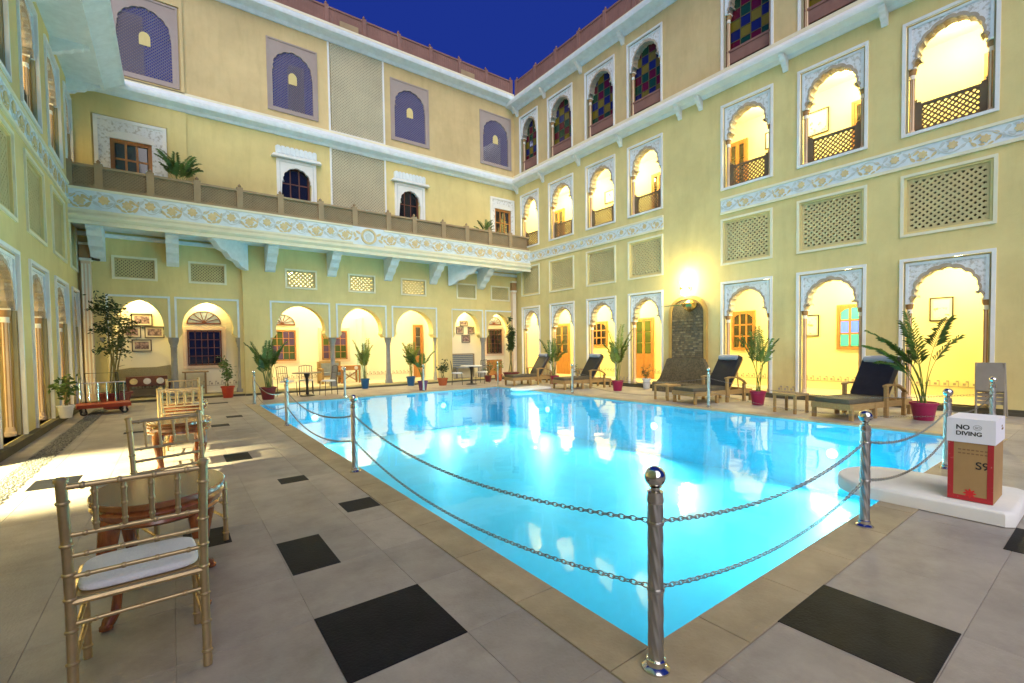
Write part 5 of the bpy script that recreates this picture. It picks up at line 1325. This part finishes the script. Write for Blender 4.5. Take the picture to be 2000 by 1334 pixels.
# ================================================================== PLANTS
def frond(rng, L, droop, lean, az, leaf=0.16, n=16, m=None, wl=0.016, bare=0.28):
    m_ = MB(); pts = []; hz = 0; z = 0; ang = lean
    k = 10
    for i in range(k+1):
        pts.append(Vector((hz*math.cos(az), hz*math.sin(az), z))); st = L/k
        hz += st*math.sin(ang); z += st*math.cos(ang); ang += droop/k*(0.4+1.2*i/k)
    m_.tube(pts, [0.009*(1-0.8*i/k) for i in range(k+1)], 5)
    for i in range(n):
        t = bare+(1-bare)*(i+0.5)/n; f_ = t*k; j = min(int(f_), k-1); p = pts[j].lerp(pts[j+1], f_-j); d = (pts[j+1]-pts[j]).normalized()
        sd = d.cross(Vector((0, 0, 1))); sd = sd.normalized() if sd.length > 1e-3 else Vector((1, 0, 0)); up = sd.cross(d)
        ll = leaf*(1-0.55*abs(t-0.45)/0.55)*rng.uniform(0.85, 1.15)
        for s in (-1, 1):
            dr = (d*0.75+sd*s*0.75+up*rng.uniform(-0.05, 0.25)).normalized(); q1 = p+dr*ll*0.5+up*0.01; q2 = p+dr*ll-Vector((0, 0, ll*0.25)); wv = dr.cross(up).normalized()*wl
            m_.add([p, q1+wv, q2, q1-wv], [(0, 1, 2), (0, 2, 3)])
    return m_.mesh('frond', m or LEAF, False, fix=False)
def pot(t, r_, h, m, n=20, square=False):
    m_ = MB(); m_.lathe([(r_*0.68, 0), (r_*0.72, 0.01), (r_*0.95, h*0.86), (r_*1.05, h*0.87), (r_*1.06, h), (r_*0.92, h), (r_*0.90, h-0.03), (0.02, h-0.03)], n=n); o = part('pot', m_, m, t, True)
    m_ = MB(); m_.lathe([(0.01, h-0.045), (r_*0.9, h-0.045), (r_*0.88, h-0.025), (0.02, h-0.02)], n=n); part('soil', m_, SOIL, o)
def palm(loc, label, r_, h, pm, top, nf=12, seed=1, m=None, spread=1.0, lean=None, leaf=0.2):
    t = thing('potted_palm', label, 'plant', loc); pot(t, r_, h, pm); rng = random.Random(seed)
    for i in range(nf):
        az = i*2.4+rng.uniform(-0.5, 0.5); k = rng.random(); L = (top-h)*(0.72+0.45*k)*1.1; le = rng.uniform(0.02, 0.16)*spread
        dr = rng.uniform(0.35, 0.9)*spread*(1.0 if k > 0.4 else 1.3)
        if lean is not None and i % 2 == 0: az = lean+rng.uniform(-0.35, 0.35); dr *= 1.7; le *= 1.3; L *= 0.92
        obj('frond', frond(rng, L, dr, le, az, leaf*rng.uniform(0.95, 1.35), 17, m or LEAF, 0.015, rng.uniform(0.45, 0.62)), t, (rng.uniform(-0.35, 0.35)*r_, rng.uniform(-0.35, 0.35)*r_, h-0.04))
    return t
palm((11.05, 2.28, 0.003), 'largest potted palm with arching fronds in a magenta pot near the folded chair', 0.20, 0.33, POTM, 1.80, 12, 11, spread=1.0, leaf=0.27, lean=R(125))
palm((11.05, 5.25, 0.003), 'potted palm with thin stems in a magenta pot between the two nearer loungers', 0.17, 0.33, POTM, 1.60, 8, 23, spread=0.95, leaf=0.22)
palm((11.35, 9.75, 0.003), 'bushy upright palm in a magenta pot beside the lounger near the glazed orange door', 0.18, 0.33, POTM, 1.75, 12, 31, m=LEAFY, spread=0.8, leaf=0.25)
palm((11.75, 13.2, 0.003), 'potted palm in a magenta pot in front of the closed orange double door', 0.17, 0.32, POTM, 1.55, 10, 41, spread=1.1)
palm((6.85, 14.45, 0.003), 'leaning palm in a purple pot at the pool edge by the arcade', 0.17, 0.32, POTP, 1.35, 9, 51, spread=1.3, lean=R(150))
palm((7.33, 16.5, 0.003), 'yellow green palm in a blue pot before the wide lit arch', 0.17, 0.36, POTBL, 1.45, 13, 61, m=LEAFY, spread=0.8)
palm((5.60, 16.62, 0.003), 'slim yellow green palm in a blue pot between the two grey stone columns', 0.16, 0.36, POTBL, 1.52, 12, 71, m=LEAFY, spread=0.8)
palm((2.22, 15.1, 0.003), 'full green palm in a maroon square-shouldered pot by the pier', 0.22, 0.36, POTD, 1.55, 15, 81, spread=1.05, leaf=0.22)
palm((0.28, 16.25, 5.645), 'wide green fern palm on the balcony next to the shuttered window', 0.16, 0.30, POTO, 1.35, 16, 91, spread=1.7, leaf=0.22)
palm((10.75, 16.3, 5.645), 'small fern palm on the balcony near the right hand shuttered window', 0.14, 0.28, POTO, 1.15, 10, 95, spread=1.5, leaf=0.16)
def leafy(loc, label, r_, ph, pm, stems, h0, h1, rad, nl, ls, seed, m=LEAFD, name='potted_plant', petals=None, trunk=0.012):
    t = thing(name, label, 'plant', loc); pot(t, r_, ph, pm); rng = random.Random(seed)
    m_ = MB(); tips = []
    for k in range(stems):
        a = rng.uniform(0, 2*PI); rr_ = rng.uniform(0.1, 0.45)*r_; tx, ty = rng.uniform(-rad, rad)*0.7, rng.uniform(-rad, rad)*0.7; hh_ = rng.uniform(h0+(h1-h0)*0.4, h1)
        p = [Vector((rr_*math.cos(a), rr_*math.sin(a), ph-0.04)), Vector((tx*0.3, ty*0.3, ph+(hh_-ph)*0.4)), Vector((tx*0.7, ty*0.7, ph+(hh_-ph)*0.75)), Vector((tx, ty, hh_))]
        m_.tube(p, [trunk, trunk*0.9, trunk*0.6, trunk*0.25], 6); tips.append(p)
        for q in range(3):
            b = p[1].lerp(p[3], rng.random()); e = b+Vector((rng.uniform(-1, 1)*rad*0.5, rng.uniform(-1, 1)*rad*0.5, rng.uniform(0.0, 0.2))); m_.tube([b, e], [trunk*0.4, trunk*0.15], 4); tips.append([b, b.lerp(e, .4), b.lerp(e, .7), e])
    part('stems', m_, STEM, t)
    m_ = MB()
    for k in range(nl):
        p = rng.choice(tips); c = p[2].lerp(p[3], rng.random()) if rng.random() < 0.75 else p[1].lerp(p[2], rng.random())
        c = c+Vector((rng.gauss(0, rad*0.22), rng.gauss(0, rad*0.22), rng.gauss(0, rad*0.2)))
        if c.z < h0: c.z = h0+rng.random()*(h1-h0)*0.5
        d = Vector((rng.gauss(0, 1), rng.gauss(0, 1), rng.gauss(-0.2, 0.6))).normalized(); u = d.orthogonal().normalized(); u.rotate(Matrix.Rotation(rng.uniform(0, 6.28), 3, d)); l_ = ls*rng.uniform(0.7, 1.3)
        m_.add([c, c+d*l_*0.5+u*l_*0.2, c+d*l_, c+d*l_*0.5-u*l_*0.2], [(0, 1, 2), (0, 2, 3)])
    part('foliage', m_, m, t)
    if petals:
        m_ = MB()
        for k in range(26):
            p = rng.choice(tips); c = p[3]+Vector((rng.gauss(0, rad*0.3), rng.gauss(0, rad*0.3), rng.gauss(0.03, 0.05)))
            for j in range(5): a = 2*PI*j/5; m_.add([c, c+Vector((0.03*math.cos(a), 0.03*math.sin(a), 0.008)), c+Vector((0.03*math.cos(a+0.8), 0.03*math.sin(a+0.8), 0.008))], [(0, 1, 2)])
        part('blossom', m_, petals, t)
    return t
leafy((-1.22, 15.55, 0.003), 'tall leafy tree in a wide maroon pot behind the luggage trolley', 0.34, 0.42, POTD, 5, 1.25, 2.85, 0.40, 1300, 0.10, 5, LEAFD, 'potted_tree', trunk=0.02)
leafy((1.33, 16.55, 0.003), 'bushy shrub in a bright red pot below the dark glazed window', 0.18, 0.36, POTR, 4, 0.42, 1.2, 0.22, 190, 0.11, 6, LEAF)
leafy((-1.80, 13.0, FZ), 'drooping plant in a white pot on the step of the left arcade', 0.13, 0.26, POTW, 3, 0.35, 0.95, 0.24, 120, 0.14, 7, LEAF)
leafy((8.30, 15.75, 0.003), 'small shrub in a round terracotta pot at the foot of the pier', 0.20, 0.28, POTO, 4, 0.3, 1.25, 0.22, 260, 0.09, 8, LEAFD)
leafy((10.55, 16.0, 0.003), 'dark maroon pot with pale blossoms, first of the flower pots by the corner', 0.15, 0.26, POTD, 4, 0.28, 0.85, 0.2, 150, 0.08, 9, LEAF, petals=PETALW)
leafy((11.15, 16.1, 0.003), 'terracotta pot with yellow green leaves in the middle of the flower pots', 0.17, 0.28, POTO, 4, 0.3, 0.8, 0.2, 150, 0.08, 10, LEAFY, petals=PETALW)
leafy((12.15, 16.55, 0.003), 'tall climber in a broad maroon pot trained up the far corner shaft', 0.36, 0.30, POTD, 7, 1.3, 2.8, 0.15, 1300, 0.11, 12, LEAFD, 'potted_climber', trunk=0.012)
leafy((12.35, 14.9, 0.003), 'brown leaved plant in a terracotta pot next to the far corner arch', 0.17, 0.26, POTO, 4, 0.28, 0.7, 0.2, 130, 0.09, 13, LEAFD, petals=PETALR)
leafy((12.55, 12.75, 0.003), 'white pot with dark red blooms beside the closed orange double door', 0.14, 0.30, POTW, 4, 0.32, 0.58, 0.14, 90, 0.07, 14, LEAFD, petals=PETALR)
leafy((12.55, 9.55, 0.003), 'white pot with dark red blooms next to the stone fountain', 0.14, 0.34, POTW, 4, 0.36, 0.66, 0.15, 90, 0.07, 15, LEAFD, petals=PETALR)
